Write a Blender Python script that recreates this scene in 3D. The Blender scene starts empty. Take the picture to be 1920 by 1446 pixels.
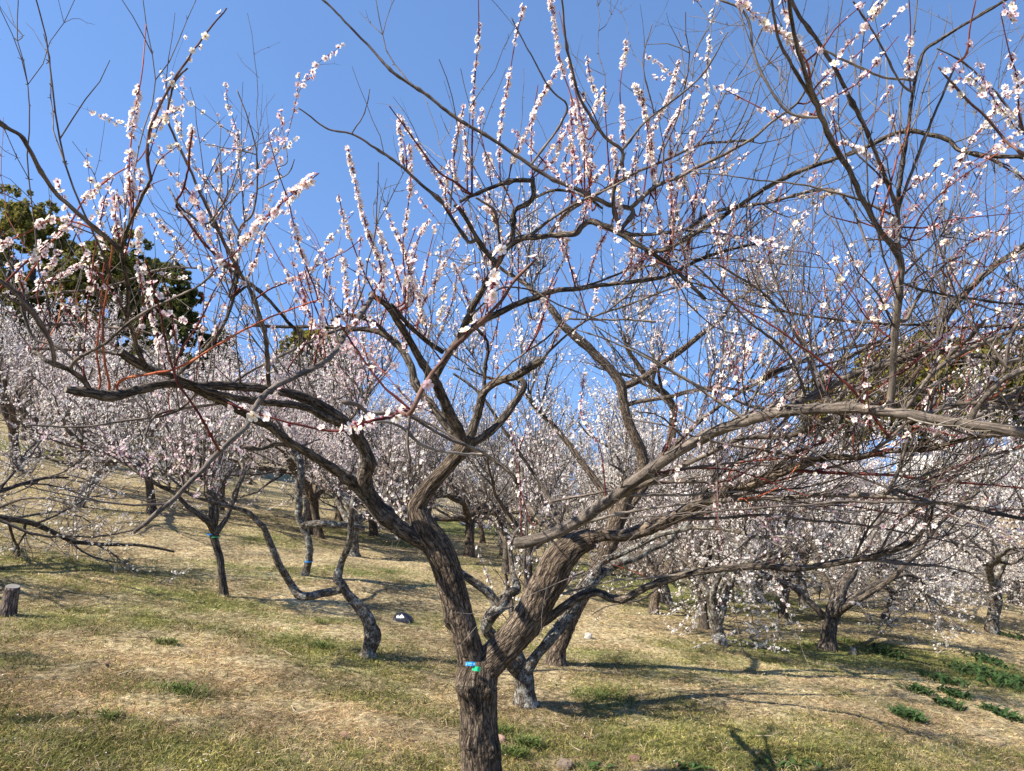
import bpy, math, random
import numpy as np
from mathutils import Vector
SC = bpy.context.scene
C = SC.collection
rng = np.random.default_rng(7)
random.seed(7)
R_ = math.radians

# ------------------------------------------------------------------ camera, sky, sun
F = 1370.0                       # focal length in pixels of the 1920 wide photograph
PITCH = R_(8.0)
CAM = np.array([0.0, 0.0, 0.0])
FW = np.array([0, math.cos(PITCH), math.sin(PITCH)])
UP = np.array([0, -math.sin(PITCH), math.cos(PITCH)])
RT = np.array([1.0, 0, 0])
cd = bpy.data.cameras.new('camera'); cam = bpy.data.objects.new('camera', cd); C.objects.link(cam)
cam.rotation_euler = (R_(90) + PITCH, 0, 0)
cd.sensor_width = 36; cd.lens = 36 * F / 1920
cd.clip_start = 0.05; cd.clip_end = 2000
SC.camera = cam
SC.render.resolution_x = 1024; SC.render.resolution_y = 771
SUN = np.array([-0.80, -0.42, 0.88]); SUN /= np.linalg.norm(SUN)
w = bpy.data.worlds.new("World"); SC.world = w; w.use_nodes = True
nt = w.node_tree
sky = nt.nodes.new('ShaderNodeTexSky'); sky.sky_type = 'NISHITA'; sky.sun_disc = False
sky.sun_elevation = math.asin(SUN[2]); sky.sun_rotation = math.atan2(SUN[0], SUN[1]) % (2 * math.pi)
sky.air_density = 1.0; sky.dust_density = 0.0; sky.ozone_density = 6.0; sky.altitude = 100
nt.links.new(sky.outputs[0], nt.nodes['Background'].inputs[0])
tcw = nt.nodes.new('ShaderNodeTexCoord'); lift = nt.nodes.new('ShaderNodeVectorMath'); lift.operation = 'ADD'; lift.inputs[1].default_value = (0, 0, .30)
nrmw = nt.nodes.new('ShaderNodeVectorMath'); nrmw.operation = 'NORMALIZE'      # clear winter air: little paling towards the horizon
nt.links.new(tcw.outputs['Generated'], lift.inputs[0]); nt.links.new(lift.outputs[0], nrmw.inputs[0]); nt.links.new(nrmw.outputs[0], sky.inputs[0])
nt.nodes['Background'].inputs[1].default_value = 0.124
ld = bpy.data.lights.new('sun', 'SUN'); ld.energy = 5.0; ld.angle = R_(0.53); ld.color = (1.0, 0.935, 0.82)
lo = bpy.data.objects.new('sun', ld); C.objects.link(lo)
lo.rotation_euler = Vector(SUN).to_track_quat('Z', 'Y').to_euler()
SC.view_settings.view_transform = 'Standard'; SC.view_settings.look = 'None'
SC.view_settings.exposure = 1.25; SC.view_settings.gamma = 1
SC.render.engine = 'CYCLES'
SC.cycles.transparent_max_bounces = 4
SC.cycles.max_bounces = 6

# ------------------------------------------------------------------ numeric helpers
def P(px, py, d):
    return CAM + d * ((px - 960) / F * RT + (723 - py) / F * UP + FW)
def proj(p):
    p = np.asarray(p, float)
    y = p @ FW
    return 960 + F * (p @ RT) / y, 723 - F * (p @ UP) / y, y
def _h(ix, iy, iz):
    n = (ix * 374761393 + iy * 668265263 + iz * 2147483647) & 0xffffffff
    n = ((n ^ (n >> 13)) * 1274126177) & 0xffffffff
    return ((n ^ (n >> 16)) & 0xffff) / 65535.0
def vnoise(p):
    p = np.asarray(p, float); i = np.floor(p).astype(np.int64); f = p - i; f = f * f * (3 - 2 * f)
    out = 0
    for a in (0, 1):
        for b in (0, 1):
            for c in (0, 1):
                wt = (f[..., 0] if a else 1 - f[..., 0]) * (f[..., 1] if b else 1 - f[..., 1]) * (f[..., 2] if c else 1 - f[..., 2])
                out = out + wt * _h(i[..., 0] + a, i[..., 1] + b, i[..., 2] + c)
    return out * 2 - 1
def fbm(p, o=4):
    s = 0; a = 1; t = 0; p = np.asarray(p, float)
    for k in range(o):
        s = s + a * vnoise(p * 2 ** k + 17.3 * k); t += a; a *= .5
    return s / t
def unit(v):
    v = np.asarray(v, float); return v / (np.linalg.norm(v, axis=-1, keepdims=True) + 1e-12)

# ------------------------------------------------------------------ terrain
def gz(x, y):
    x = np.asarray(x, float); y = np.asarray(y, float)
    xs = 70 * np.tanh(x / 70)
    z = -1.62 - 0.12 * xs
    xl = np.clip(-x, 0, 42)
    z = z + 0.0042 * xl * xl * np.clip(y / 12, 0.2, 1)
    p = np.stack([x * .35, y * .35, x * 0], -1)
    z = z + 0.10 * fbm(p, 3) * np.clip(np.hypot(x, y) / 6, .3, 1.5)
    return z
def hit(px, py):
    r = (px - 960) / F * RT + (723 - py) / F * UP + FW
    lo_, hi_ = 0.5, 160.0
    t = 0.5
    while t < 160:
        q = r * t
        if q[2] < gz(q[0], q[1]): break
        t += 0.25
    a, b = t - .25, t
    for _ in range(20):
        m = (a + b) / 2; q = r * m
        if q[2] < gz(q[0], q[1]): b = m
        else: a = m
    q = r * b
    return np.array([q[0], q[1], float(gz(q[0], q[1]))])

# ------------------------------------------------------------------ materials
def mat(name):
    m = bpy.data.materials.new(name); m.use_nodes = True
    return m, m.node_tree, m.node_tree.nodes, m.node_tree.links
def nd(ns, t, **k):
    n = ns.new(t)
    for a, b in k.items(): setattr(n, a, b)
    return n
def ramp(ns, stops, interp='LINEAR'):
    r = ns.new('ShaderNodeValToRGB'); r.color_ramp.interpolation = interp
    e = r.color_ramp.elements
    while len(e) < len(stops): e.new(0.5)
    for q, (pos, c) in zip(e, stops):
        q.position = pos; q.color = (*c, 1) if len(c) == 3 else c
    return r
def bark(name, dark, mid, light, lichen=0.0, fiss=1.0, rings=False, scale=1.0, licol=(.42, .43, .36)):
    m, t, ns, ln = mat(name)
    b = ns['Principled BSDF']; b.inputs['Roughness'].default_value = .9; b.inputs['Specular IOR Level'].default_value = .25
    at = nd(ns, 'ShaderNodeAttribute', attribute_name='bk')
    n1 = nd(ns, 'ShaderNodeTexNoise'); n1.inputs['Scale'].default_value = 80 * scale; n1.inputs['Detail'].default_value = 6; n1.inputs['Roughness'].default_value = .62
    n1.inputs['Distortion'].default_value = .35
    mpz = nd(ns, 'ShaderNodeMapping'); mpz.inputs['Scale'].default_value = (1, 1, .42)
    ln.new(at.outputs['Vector'], mpz.inputs[0]); ln.new(mpz.outputs[0], n1.inputs['Vector'])
    n5 = nd(ns, 'ShaderNodeTexNoise'); n5.inputs['Scale'].default_value = 300; n5.inputs['Detail'].default_value = 4; n5.inputs['Roughness'].default_value = .7
    ln.new(at.outputs['Vector'], n5.inputs['Vector'])
    mxn = nd(ns, 'ShaderNodeMix'); mxn.inputs[0].default_value = .38
    ln.new(n1.outputs[0], mxn.inputs[2]); ln.new(n5.outputs[0], mxn.inputs[3]); n1o = mxn.outputs[0]
    n2 = nd(ns, 'ShaderNodeTexNoise'); n2.inputs['Scale'].default_value = 9; n2.inputs['Detail'].default_value = 3
    ln.new(at.outputs['Vector'], n2.inputs['Vector'])
    c1 = ramp(ns, [(.42, dark), (.50, mid), (.62, light)])
    ln.new(n1o, c1.inputs[0])
    crk = None
    if fiss >= .9:
        dsn = nd(ns, 'ShaderNodeTexNoise'); dsn.inputs['Scale'].default_value = 30; dsn.inputs['Detail'].default_value = 3; ln.new(at.outputs['Vector'], dsn.inputs['Vector'])
        sc_ = nd(ns, 'ShaderNodeVectorMath', operation='MULTIPLY_ADD'); sc_.inputs[1].default_value = (.03, .03, .03); ln.new(dsn.outputs['Color'], sc_.inputs[0]); ln.new(at.outputs['Vector'], sc_.inputs[2])
        mpv = nd(ns, 'ShaderNodeMapping'); mpv.inputs['Scale'].default_value = (1, 1, .75); ln.new(sc_.outputs[0], mpv.inputs[0])
        vo = nd(ns, 'ShaderNodeTexVoronoi', feature='DISTANCE_TO_EDGE'); vo.inputs['Scale'].default_value = 58 * scale; ln.new(mpv.outputs[0], vo.inputs['Vector'])
        rc = ramp(ns, [(.0, (0, 0, 0)), (.07, (.55, .55, .55)), (.22, (1, 1, 1))]); ln.new(vo.outputs[0], rc.inputs[0]); crk = rc.outputs[0]
    mx = nd(ns, 'ShaderNodeMix', data_type='RGBA', blend_type='MULTIPLY'); mx.inputs[0].default_value = .8
    c2 = ramp(ns, [(.3, (.62, .58, .55)), (.7, (1.25, 1.2, 1.15))]); ln.new(n2.outputs[0], c2.inputs[0])
    ln.new(c1.outputs[0], mx.inputs[6]); ln.new(c2.outputs[0], mx.inputs[7])
    col = mx.outputs[2]
    if crk is not None:
        mk = nd(ns, 'ShaderNodeMix', data_type='RGBA', blend_type='MULTIPLY'); mk.inputs[0].default_value = .72; ln.new(col, mk.inputs[6]); ln.new(crk, mk.inputs[7]); col = mk.outputs[2]
        hm = nd(ns, 'ShaderNodeMath', operation='MULTIPLY_ADD'); ln.new(crk, hm.inputs[0]); hm.inputs[1].default_value = .45; ln.new(n1o, hm.inputs[2]); n1o = hm.outputs[0]
    geo = nd(ns, 'ShaderNodeTexCoord')
    if rings:
        wv = nd(ns, 'ShaderNodeTexNoise'); wv.inputs['Scale'].default_value = 1; wv.inputs['Detail'].default_value = 2
        mp = nd(ns, 'ShaderNodeMapping'); mp.inputs['Scale'].default_value = (26, 26, 420)
        ln.new(at.outputs['Vector'], mp.inputs[0]); ln.new(mp.outputs[0], wv.inputs['Vector'])
        r3 = ramp(ns, [(.64, (0, 0, 0)), (.72, (.6, .6, .6))]); ln.new(wv.outputs[0], r3.inputs[0])
        mm = nd(ns, 'ShaderNodeMix', data_type='RGBA'); mm.inputs[7].default_value = (.34, .28, .22, 1)
        ln.new(r3.outputs[0], mm.inputs[0]); ln.new(col, mm.inputs[6]); col = mm.outputs[2]
    if lichen > 0:
        n3 = nd(ns, 'ShaderNodeTexNoise'); n3.inputs['Scale'].default_value = 15; n3.inputs['Detail'].default_value = 10; n3.inputs['Roughness'].default_value = .85
        ln.new(geo.outputs['Object'], n3.inputs['Vector'])
        th = .66 - .2 * lichen
        r4 = ramp(ns, [(th, (0, 0, 0)), (th + .09, (.85, .85, .85))]); ln.new(n3.outputs[0], r4.inputs[0])
        mm = nd(ns, 'ShaderNodeMix', data_type='RGBA'); mm.inputs[7].default_value = (*licol, 1)
        ln.new(r4.outputs[0], mm.inputs[0]); ln.new(col, mm.inputs[6]); col = mm.outputs[2]
    ln.new(col, b.inputs['Base Color'])
    bp = nd(ns, 'ShaderNodeBump'); bp.inputs['Strength'].default_value = .9; bp.inputs['Distance'].default_value = .012 * fiss
    ln.new(n1o, bp.inputs['Height']); ln.new(bp.outputs[0], b.inputs['Normal'])
    return m
M = {}
M['bark'] = bark('old_bark', (.035, .026, .019), (.15, .112, .080), (.38, .30, .225), .38, 2.0)
M['limb'] = bark('limb_bark', (.032, .026, .021), (.115, .092, .072), (.29, .24, .185), .42, 1.0)
M['smooth'] = bark('smooth_bark', (.045, .038, .032), (.115, .096, .079), (.23, .195, .165), .2, .25, rings=True)
M['twig'] = bark('twig_bark', (.045, .036, .031), (.12, .098, .082), (.24, .20, .17), .0, .15)
M['pale'] = bark('pale_twig_bark', (.10, .085, .07), (.19, .165, .14), (.30, .27, .23), .0, .15)
M['shoot'] = bark('red_shoot_bark', (.07, .016, .016), (.14, .035, .03), (.26, .07, .045), .0, .1)
M['brown'] = bark('brown_shoot_bark', (.05, .028, .024), (.13, .07, .055), (.25, .16, .125), .0, .15)
M['orange'] = bark('orange_shoot_bark', (.22, .05, .025), (.36, .10, .05), (.50, .19, .09), .0, .1)
M['wall_bark'] = bark('lichened_bark', (.03, .024, .018), (.11, .085, .065), (.24, .20, .155), .80, 1.0, licol=(.42, .42, .37))
M['bgbranch'] = bark('orchard_branch_bark', (.03, .025, .021), (.10, .083, .07), (.23, .195, .165), .35, .5)

def petal_mat(name):
    m, t, ns, ln = mat(name)
    b = ns['Principled BSDF']; b.inputs['Roughness'].default_value = .7; b.inputs['Specular IOR Level'].default_value = .15
    at = nd(ns, 'ShaderNodeAttribute', attribute_name='pc')
    ln.new(at.outputs['Color'], b.inputs['Base Color'])
    tr = nd(ns, 'ShaderNodeBsdfTranslucent'); ln.new(at.outputs['Color'], tr.inputs[0])
    ms = nd(ns, 'ShaderNodeMixShader'); ms.inputs[0].default_value = .42
    ln.new(b.outputs[0], ms.inputs[1]); ln.new(tr.outputs[0], ms.inputs[2]); ln.new(ms.outputs[0], ns['Material Output'].inputs[0])
    return m
M['petal'] = petal_mat('blossom_petals')
M['leaf'] = petal_mat('leaf_blades')

def plain(name, col, rough=.7, noise=0, metallic=0, col2=None, scale=20, bump=0):
    m, t, ns, ln = mat(name)
    b = ns['Principled BSDF']; b.inputs['Roughness'].default_value = rough; b.inputs['Metallic'].default_value = metallic
    tc = nd(ns, 'ShaderNodeTexCoord')
    n = nd(ns, 'ShaderNodeTexNoise'); n.inputs['Scale'].default_value = scale; n.inputs['Detail'].default_value = 5
    ln.new(tc.outputs['Object'], n.inputs['Vector'])
    r = ramp(ns, [(.35, col), (.65, col2 or tuple(c * .75 for c in col))]); ln.new(n.outputs[0], r.inputs[0])
    ln.new(r.outputs[0], b.inputs['Base Color'])
    if bump:
        bp = nd(ns, 'ShaderNodeBump'); bp.inputs['Distance'].default_value = bump; ln.new(n.outputs[0], bp.inputs['Height']); ln.new(bp.outputs[0], b.inputs['Normal'])
    return m

# ------------------------------------------------------------------ mesh builder
class Geo:
    def __init__(s): s.v = []; s.f = []; s.ft = []; s.bk = []; s.pc = []; s.n = 0
    def add(s, v, faces, tot, bk=None, pc=None):
        s.v.append(v); s.f.append(np.asarray(faces).ravel() + s.n); s.ft.append(np.asarray(tot).ravel())
        if bk is not None: s.bk.append(bk)
        if pc is not None: s.pc.append(pc)
        s.n += len(v)
    def tube(s, pts, rad, k=6, disp=0, cap=True, squash=None):
        pts = np.asarray(pts, float); n = len(pts); rad = np.asarray(rad, float)
        tg = unit(np.gradient(pts, axis=0))
        a = np.array([0, 0, 1.]) if abs(tg[0][2]) < .9 else np.array([1., 0, 0])
        N = np.zeros((n, 3)); u = unit(np.cross(tg[0], a)); N[0] = u
        for i in range(1, n):
            u = u - tg[i] * (u @ tg[i]); u = u / (np.linalg.norm(u) + 1e-9); N[i] = u
        B = np.cross(tg, N)
        th = np.linspace(0, 2 * np.pi, k, endpoint=False)
        L = np.concatenate([[0], np.cumsum(np.linalg.norm(np.diff(pts, axis=0), axis=1))])
        off = rng.random(3) * 10
        cs = np.cos(th)[None, :, None]; sn = np.sin(th)[None, :, None]
        rr = np.repeat(rad[:, None], k, 1)
        rm = max(rad.mean(), .004)
        bk = np.stack([rm * np.cos(th)[None, :] + 0 * rr, rm * np.sin(th)[None, :] + 0 * rr, np.repeat((L * .33)[:, None], k, 1)], -1) + off
        if disp:
            q = bk * np.array([1, 1, 1.3])
            ridge = 1 - np.abs(fbm(q * 26, 3)) * 2
            rr = rr * (1 + disp * (.9 * fbm(q * 9 , 3) + .55 * (ridge - .5)))
        V = pts[:, None] + rr[..., None] * (N[:, None] * cs + B[:, None] * sn)
        V = V.reshape(-1, 3); bk = bk.reshape(-1, 3)
        i = np.arange(n - 1)[:, None] * k; j = np.arange(k)[None, :]; j2 = (j + 1) % k
        q = np.stack([i + j, i + j2, i + k + j2, i + k + j], -1).reshape(-1, 4)
        f = [q.ravel()]; t = [np.full(len(q), 4)]
        if cap:
            f.append(np.arange(k)[::-1]); t.append([k]); f.append(np.arange(k) + (n - 1) * k); t.append([k])
        s.add(V, np.concatenate(f), np.concatenate(t), bk)
    def flowers(s, tpl, pos, nrm, size, cols):
        """tpl: (verts, loops, totals, type per vertex); cols: (N, 5 types, 3)"""
        V, f, t, ty = tpl; Nn = len(pos)
        if Nn == 0: return
        z = unit(nrm); a = unit(rng.normal(size=(Nn, 3))); x = unit(np.cross(z, a)); y = np.cross(z, x)
        W = pos[:, None] + size[:, None, None] * (V[None, :, 0:1] * x[:, None] + V[None, :, 1:2] * y[:, None] + V[None, :, 2:3] * z[:, None])
        nv = len(V)
        ff = f[None, :] + (np.arange(Nn) * nv)[:, None]
        s.add(W.reshape(-1, 3), ff.ravel(), np.tile(t, Nn), pc=cols[:, ty].reshape(-1, 3))
    def mesh(s, name, m, smooth=True):
        me = bpy.data.meshes.new(name)
        if s.n == 0: return me
        v = np.concatenate(s.v); f = np.concatenate(s.f).astype(np.int32); t = np.concatenate(s.ft).astype(np.int32)
        me.vertices.add(len(v)); me.vertices.foreach_set('co', v.astype(np.float32).ravel())
        me.loops.add(len(f)); me.loops.foreach_set('vertex_index', f)
        me.polygons.add(len(t)); st = np.concatenate([[0], np.cumsum(t)[:-1]]).astype(np.int32)
        me.polygons.foreach_set('loop_start', st); me.polygons.foreach_set('loop_total', t)
        me.polygons.foreach_set('use_smooth', np.full(len(t), smooth))
        me.update(calc_edges=True)
        if s.bk:
            a = me.attributes.new('bk', 'FLOAT_VECTOR', 'POINT'); a.data.foreach_set('vector', np.concatenate(s.bk).astype(np.float32).ravel())
        if s.pc:
            c = np.concatenate(s.pc); c = np.concatenate([c, np.ones((len(c), 1))], 1)
            a = me.attributes.new('pc', 'FLOAT_COLOR', 'POINT'); a.data.foreach_set('color', c.astype(np.float32).ravel())
        me.materials.append(m)
        return me
    def obj(s, name, m, parent=None, smooth=True, origin=None):
        me = s.mesh(name, m, smooth)
        o = bpy.data.objects.new(name, me); C.objects.link(o)
        if parent is not None:
            o.parent = parent
            # vertices were given in world space: shift to the parent's space
            if len(me.vertices):
                me.transform(parent.matrix_world.inverted() if parent.parent is None else parent.matrix_world.inverted())
        elif origin is not None:
            o.location = origin
            from mathutils import Matrix
            me.transform(Matrix.Translation(-Vector(origin)))
        return o
def thing(name, label, cat, loc, group=None):
    o = bpy.data.objects.new(name, None); C.objects.link(o); o.location = loc; o.empty_display_size = .2
    o['label'] = label; o['category'] = cat
    if group: o['group'] = group
    from mathutils import Matrix
    o.matrix_world = Matrix.Translation(Vector(loc))
    return o
def tag(o, label, cat, group=None, kind=None):
    if label: o['label'] = label
    if cat: o['category'] = cat
    if group: o['group'] = group
    if kind: o['kind'] = kind
    return o

# ------------------------------------------------------------------ blossom templates
def flower_tpl(hi=False):
    V = []; f = []; t = []; ty = []
    def face(ids): f.extend(ids); t.append(len(ids))
    for k in range(5):
        a = k * 2 * math.pi / 5
        e = np.array([math.cos(a), math.sin(a), 0]); s = np.array([-math.sin(a), math.cos(a), 0]); z = np.array([0, 0, 1.])
        b = len(V)
        if not hi:
            for (r, w_, h, tt) in ((.10, 0, 0, 1), (.50, -.36, .15, 0), (.85, -.34, .30, 0), (1.0, 0, .30, 0), (.85, .34, .30, 0), (.50, .36, .15, 0)):
                V.append(e * r + s * w_ + z * h); ty.append(tt)
            face([b, b + 1, b + 2, b + 3, b + 4, b + 5])
        else:
            for (r, w_, h, tt) in ((.08, 0, 0, 1), (.35, -.24, .10, 0), (.35, 0, .05, 0), (.35, .24, .10, 0), (.68, -.40, .26, 0), (.68, 0, .17, 0), (.68, .40, .26, 0),
                                   (.92, -.26, .36, 0), (1.0, 0, .31, 0), (.92, .26, .36, 0)):
                V.append(e * r + s * w_ + z * h); ty.append(tt)
            for q in ([0, 1, 2], [0, 2, 3], [1, 4, 5, 2], [2, 5, 6, 3], [4, 7, 8, 5], [5, 8, 9, 6]): face([b + i for i in q])
    # calyx cone behind
    b = len(V); V.append(np.array([0, 0, -.42])); ty.append(2)
    for k in range(5):
        a = k * 2 * math.pi / 5 + .6; V.append(np.array([.30 * math.cos(a), .30 * math.sin(a), -.04])); ty.append(2)
    for k in range(5): face([b, b + 1 + (k + 1) % 5, b + 1 + k])
    # stamens
    n = 14 if hi else 4
    for k in range(n):
        a = k * 2 * math.pi / n + .3; r = (.42 if k % 2 else .28) if hi else .32; b = len(V)
        d = np.array([math.cos(a), math.sin(a), 0]); s = np.array([-math.sin(a), math.cos(a), 0]) * (.035 if hi else .09)
        V += [np.array([0, 0, .05]), d * r + s + np.array([0, 0, .42]), d * r - s + np.array([0, 0, .42])]; ty += [3, 3, 3]
        face([b, b + 1, b + 2])
        if hi:
            b = len(V); c = d * r + np.array([0, 0, .44])
            V += [c + np.array([.05, 0, 0]), c + np.array([0, .05, 0]), c - np.array([.05, 0, 0]), c - np.array([0, .05, 0])]; ty += [4] * 4
            face([b, b + 1, b + 2, b + 3])
    return np.array(V), np.array(f), np.array(t), np.array(ty)
def lo_tpl():
    V = [np.array([0, 0, -.1])]; f = []; t = []; ty = [1]
    for k in range(5):
        a = k * 2 * math.pi / 5
        for da, r in ((-.42, .85), (.42, .85)):
            V.append(np.array([r * math.cos(a + da), r * math.sin(a + da), .25])); ty.append(0)
        f += [0, 1 + 2 * k, 2 + 2 * k]; t.append(3)
    b = len(V); V += [np.array([0, 0, -.30]), np.array([.16, 0, -.05]), np.array([-.08, .14, -.05]), np.array([-.08, -.14, -.05])]; ty += [2] * 4
    f += [b, b + 2, b + 1, b, b + 3, b + 2, b, b + 1, b + 3]; t += [3, 3, 3]
    return np.array(V), np.array(f), np.array(t), np.array(ty)
def bud_tpl():
    V = []; f = []; t = []; ty = []
    rings = [(-.5, .12, 2), (-.2, .30, 2), (.15, .42, 0), (.5, .28, 0), (.65, .05, 0)]
    for z, r, tt in rings:
        for k in range(5):
            a = k * 2 * math.pi / 5; V.append([r * math.cos(a), r * math.sin(a), z]); ty.append(tt)
    for i in range(4):
        for k in range(5): f += [i * 5 + k, i * 5 + (k + 1) % 5, i * 5 + 5 + (k + 1) % 5, i * 5 + 5 + k]; t.append(4)
    return np.array(V), np.array(f), np.array(t), np.array(ty)
T_HI, T_MD, T_LO, T_BUD = flower_tpl(True), flower_tpl(False), lo_tpl(), bud_tpl()
def petal_cols(n, style='pink'):
    g = rng.random((n, 1))
    if style == 'pink':
        a, b = np.array([.90, .755, .735]), np.array([.92, .88, .83]); base = np.array([.62, .22, .25])
    elif style == 'cream':
        a, b = np.array([.90, .84, .70]), np.array([.88, .76, .60]); base = np.array([.75, .55, .25])
    elif style == 'rose':
        a, b = np.array([.86, .60, .63]), np.array([.90, .78, .77]); base = np.array([.55, .12, .2])
    else:
        a, b = np.array([.91, .88, .81]), np.array([.91, .84, .79]); base = np.array([.60, .48, .30])
    p = a * g + b * (1 - g)
    out = np.zeros((n, 5, 3)); out[:, 0] = p; out[:, 1] = base; out[:, 2] = np.array([.26, .035, .045]) * (.7 + .6 * g)
    out[:, 3] = (.85, .74, .50); out[:, 4] = (.72, .45, .10)
    return np.clip(out, 0, .92)
def bud_cols(n):
    g = rng.random((n, 1)); out = petal_cols(n, 'rose'); out[:, 0] = np.array([.72, .28, .34]) * g + np.array([.86, .66, .66]) * (1 - g); return out

# ------------------------------------------------------------------ the ground
BGM = {}
green_spots = []
def spot(px, py, sx, sy, a):
    q = hit(px, py); green_spots.append((q[0], q[1], sx, sy, a))
for a in ((900, 985, 1.9, 2.6, 1.7), (860, 1000, 1.0, 1.2, .5), (1200, 1085, 1.7, 1.9, 1.6), (1300, 1105, 1.6, 1.4, 1.2), (130, 1060, 1.3, .8, .4), (420, 1130, .8, .5, .6), (520, 1150, .8, .3, .35),
          (330, 1170, .7, .3, .3), (590, 1215, .4, .25, .5), (330, 1290, .5, .25, .6), (1130, 1300, .5, .25, .6), (1580, 1230, 1.2, .7, .8), (1480, 1215, .8, .4, .5), (1850, 1260, .9, .6, .9),
          (1700, 1225, 1.0, .5, .5), (1400, 1210, .8, .5, .5), (1000, 1390, .35, .2, .6), (200, 1395, .8, .25, .45), (560, 1420, 1., .25, .35), (1450, 1430, 1.2, .25, .5), (1780, 1400, .9, .35, .4),
          (20, 835, 2.5, 2., .8), (80, 1155, .5, .3, .5), (1300, 1400, .8, .3, .4), (1050, 1220, .8, .3, .3), (610, 1080, 1.2, .8, .45), (700, 1010, 1.5, 1.2, .4), (430, 1000, 1.5, 1., .35), (800, 1095, 1.0, .5, .3),
          (280, 1440, 1.5, .3, .3), (620, 1215, .8, .3, .3)): spot(*a)
for a in ((300, 1020, 1.6, 1.2, -.5), (640, 1340, .8, .25, -.8), (300, 1240, 1.0, .3, -.5), (1250, 1170, 1.3, .7, -.35), (1600, 1290, 1.2, .3, -.45), (150, 900, 4, 4, -.7), (1800, 1140, 3, 2.5, -.7), (800, 1380, .5, .2, -.4),
          (560, 1130, .8, .5, -.5), (700, 1100, .8, .5, -.4), (950, 1110, 1, .5, -.35), (1500, 1110, 2, 2, -.2)): spot(*a)
def greenness(x, y):
    p = np.stack([x * .9, y * .9, 0 * x + 3.1], -1)
    g = .385 + .62 * fbm(p, 4) + .26 * fbm(p * 4.5, 2)
    for (cx, cy, sx, sy, a) in green_spots:
        g = g + .85 * a * np.exp(-((x - cx) / sx) ** 2 - ((y - cy) / sy) ** 2)
    return np.clip(g, 0, 1)
def axis(vals):
    out = [vals[0][0]]
    for a, b, st in vals: out += list(np.arange(a + st, b + st * .5, st))
    return np.array(out)
def tone(x, y):
    p = np.stack([x * 1.9, y * 1.9, 0 * x + 40.], -1)
    return np.clip(.98 + .55 * fbm(p, 3) + .25 * fbm(p * 5, 2), .38, 1.5)
xs = axis([(-300, -60, 20), (-60, -20, 2), (-20, -8, .5), (-8, 8, .09), (8, 20, .5), (20, 60, 2), (60, 300, 20)])
ys = axis([(-60, -4, 4), (-4, 3, .5), (3, 12, .09), (12, 25, .35), (25, 60, 1.2), (60, 400, 20)])
X, Y = np.meshgrid(xs, ys); Z = gz(X, Y)
nearm = (np.abs(X) < 8.5) & (Y < 14) & (Y > 2)
Z = Z + np.where(nearm, .018 * fbm(np.stack([X * 5, Y * 5, X * 0], -1), 3), 0)
g = Geo()
V = np.stack([X, Y, Z], -1).reshape(-1, 3); nx, ny = len(xs), len(ys)
i = np.arange(ny - 1)[:, None] * nx; j = np.arange(nx - 1)[None, :]
q = np.stack([i + j, i + j + 1, i + nx + j + 1, i + nx + j], -1).reshape(-1, 4)
gr = greenness(V[:, 0], V[:, 1])
g.add(V, q.ravel(), np.full(len(q), 4), pc=np.stack([gr, np.clip(tone(V[:, 0], V[:, 1]), .3, 1.6) / 2, gr], -1))
m, t, ns, ln = mat('dry_turf'); b = ns['Principled BSDF']; b.inputs['Roughness'].default_value = 1; b.inputs['Specular IOR Level'].default_value = .05
at = nd(ns, 'ShaderNodeAttribute', attribute_name='pc'); tc = nd(ns, 'ShaderNodeTexCoord')
n1 = nd(ns, 'ShaderNodeTexNoise'); n1.inputs['Scale'].default_value = 16; n1.inputs['Detail'].default_value = 9; n1.inputs['Roughness'].default_value = .75
n2 = nd(ns, 'ShaderNodeTexNoise'); n2.inputs['Scale'].default_value = 2.3; n2.inputs['Detail'].default_value = 6; n2.inputs['Roughness'].default_value = .7
for n in (n1, n2): ln.new(tc.outputs['Object'], n.inputs['Vector'])
st = ramp(ns, [(.36, (.07, .052, .03)), (.47, (.25, .195, .11)), (.56, (.47, .38, .22)), (.68, (.66, .55, .35))]); ln.new(n1.outputs[0], st.inputs[0])
gn = ramp(ns, [(.36, (.03, .036, .013)), (.48, (.13, .14, .045)), (.66, (.37, .34, .13))]); ln.new(n1.outputs[0], gn.inputs[0])
sepc = nd(ns, 'ShaderNodeSeparateColor'); ln.new(at.outputs['Color'], sepc.inputs[0])
ad = nd(ns, 'ShaderNodeMath', operation='ADD'); ln.new(sepc.outputs[0], ad.inputs[0])
mu = nd(ns, 'ShaderNodeMath', operation='MULTIPLY_ADD'); ln.new(n2.outputs[0], mu.inputs[0]); mu.inputs[1].default_value = 1.4; mu.inputs[2].default_value = -.7
ln.new(mu.outputs[0], ad.inputs[1])
r5 = ramp(ns, [(.30, (0, 0, 0)), (.95, (1, 1, 1))]); ln.new(ad.outputs[0], r5.inputs[0])
mx = nd(ns, 'ShaderNodeMix', data_type='RGBA'); ln.new(r5.outputs[0], mx.inputs[0]); ln.new(st.outputs[0], mx.inputs[6]); ln.new(gn.outputs[0], mx.inputs[7])
tn = nd(ns, 'ShaderNodeMath', operation='MULTIPLY'); tn.inputs[1].default_value = 2.0; ln.new(sepc.outputs[1], tn.inputs[0])
vs = nd(ns, 'ShaderNodeVectorMath', operation='SCALE'); ln.new(mx.outputs[2], vs.inputs[0]); ln.new(tn.outputs[0], vs.inputs['Scale'])
ln.new(vs.outputs[0], b.inputs['Base Color'])
bp = nd(ns, 'ShaderNodeBump'); bp.inputs['Distance'].default_value = .05; bp.inputs['Strength'].default_value = 1; ln.new(n1.outputs[0], bp.inputs['Height']); ln.new(bp.outputs[0], b.inputs['Normal'])
ground = g.obj('ground', m); ground['kind'] = 'structure'

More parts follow.
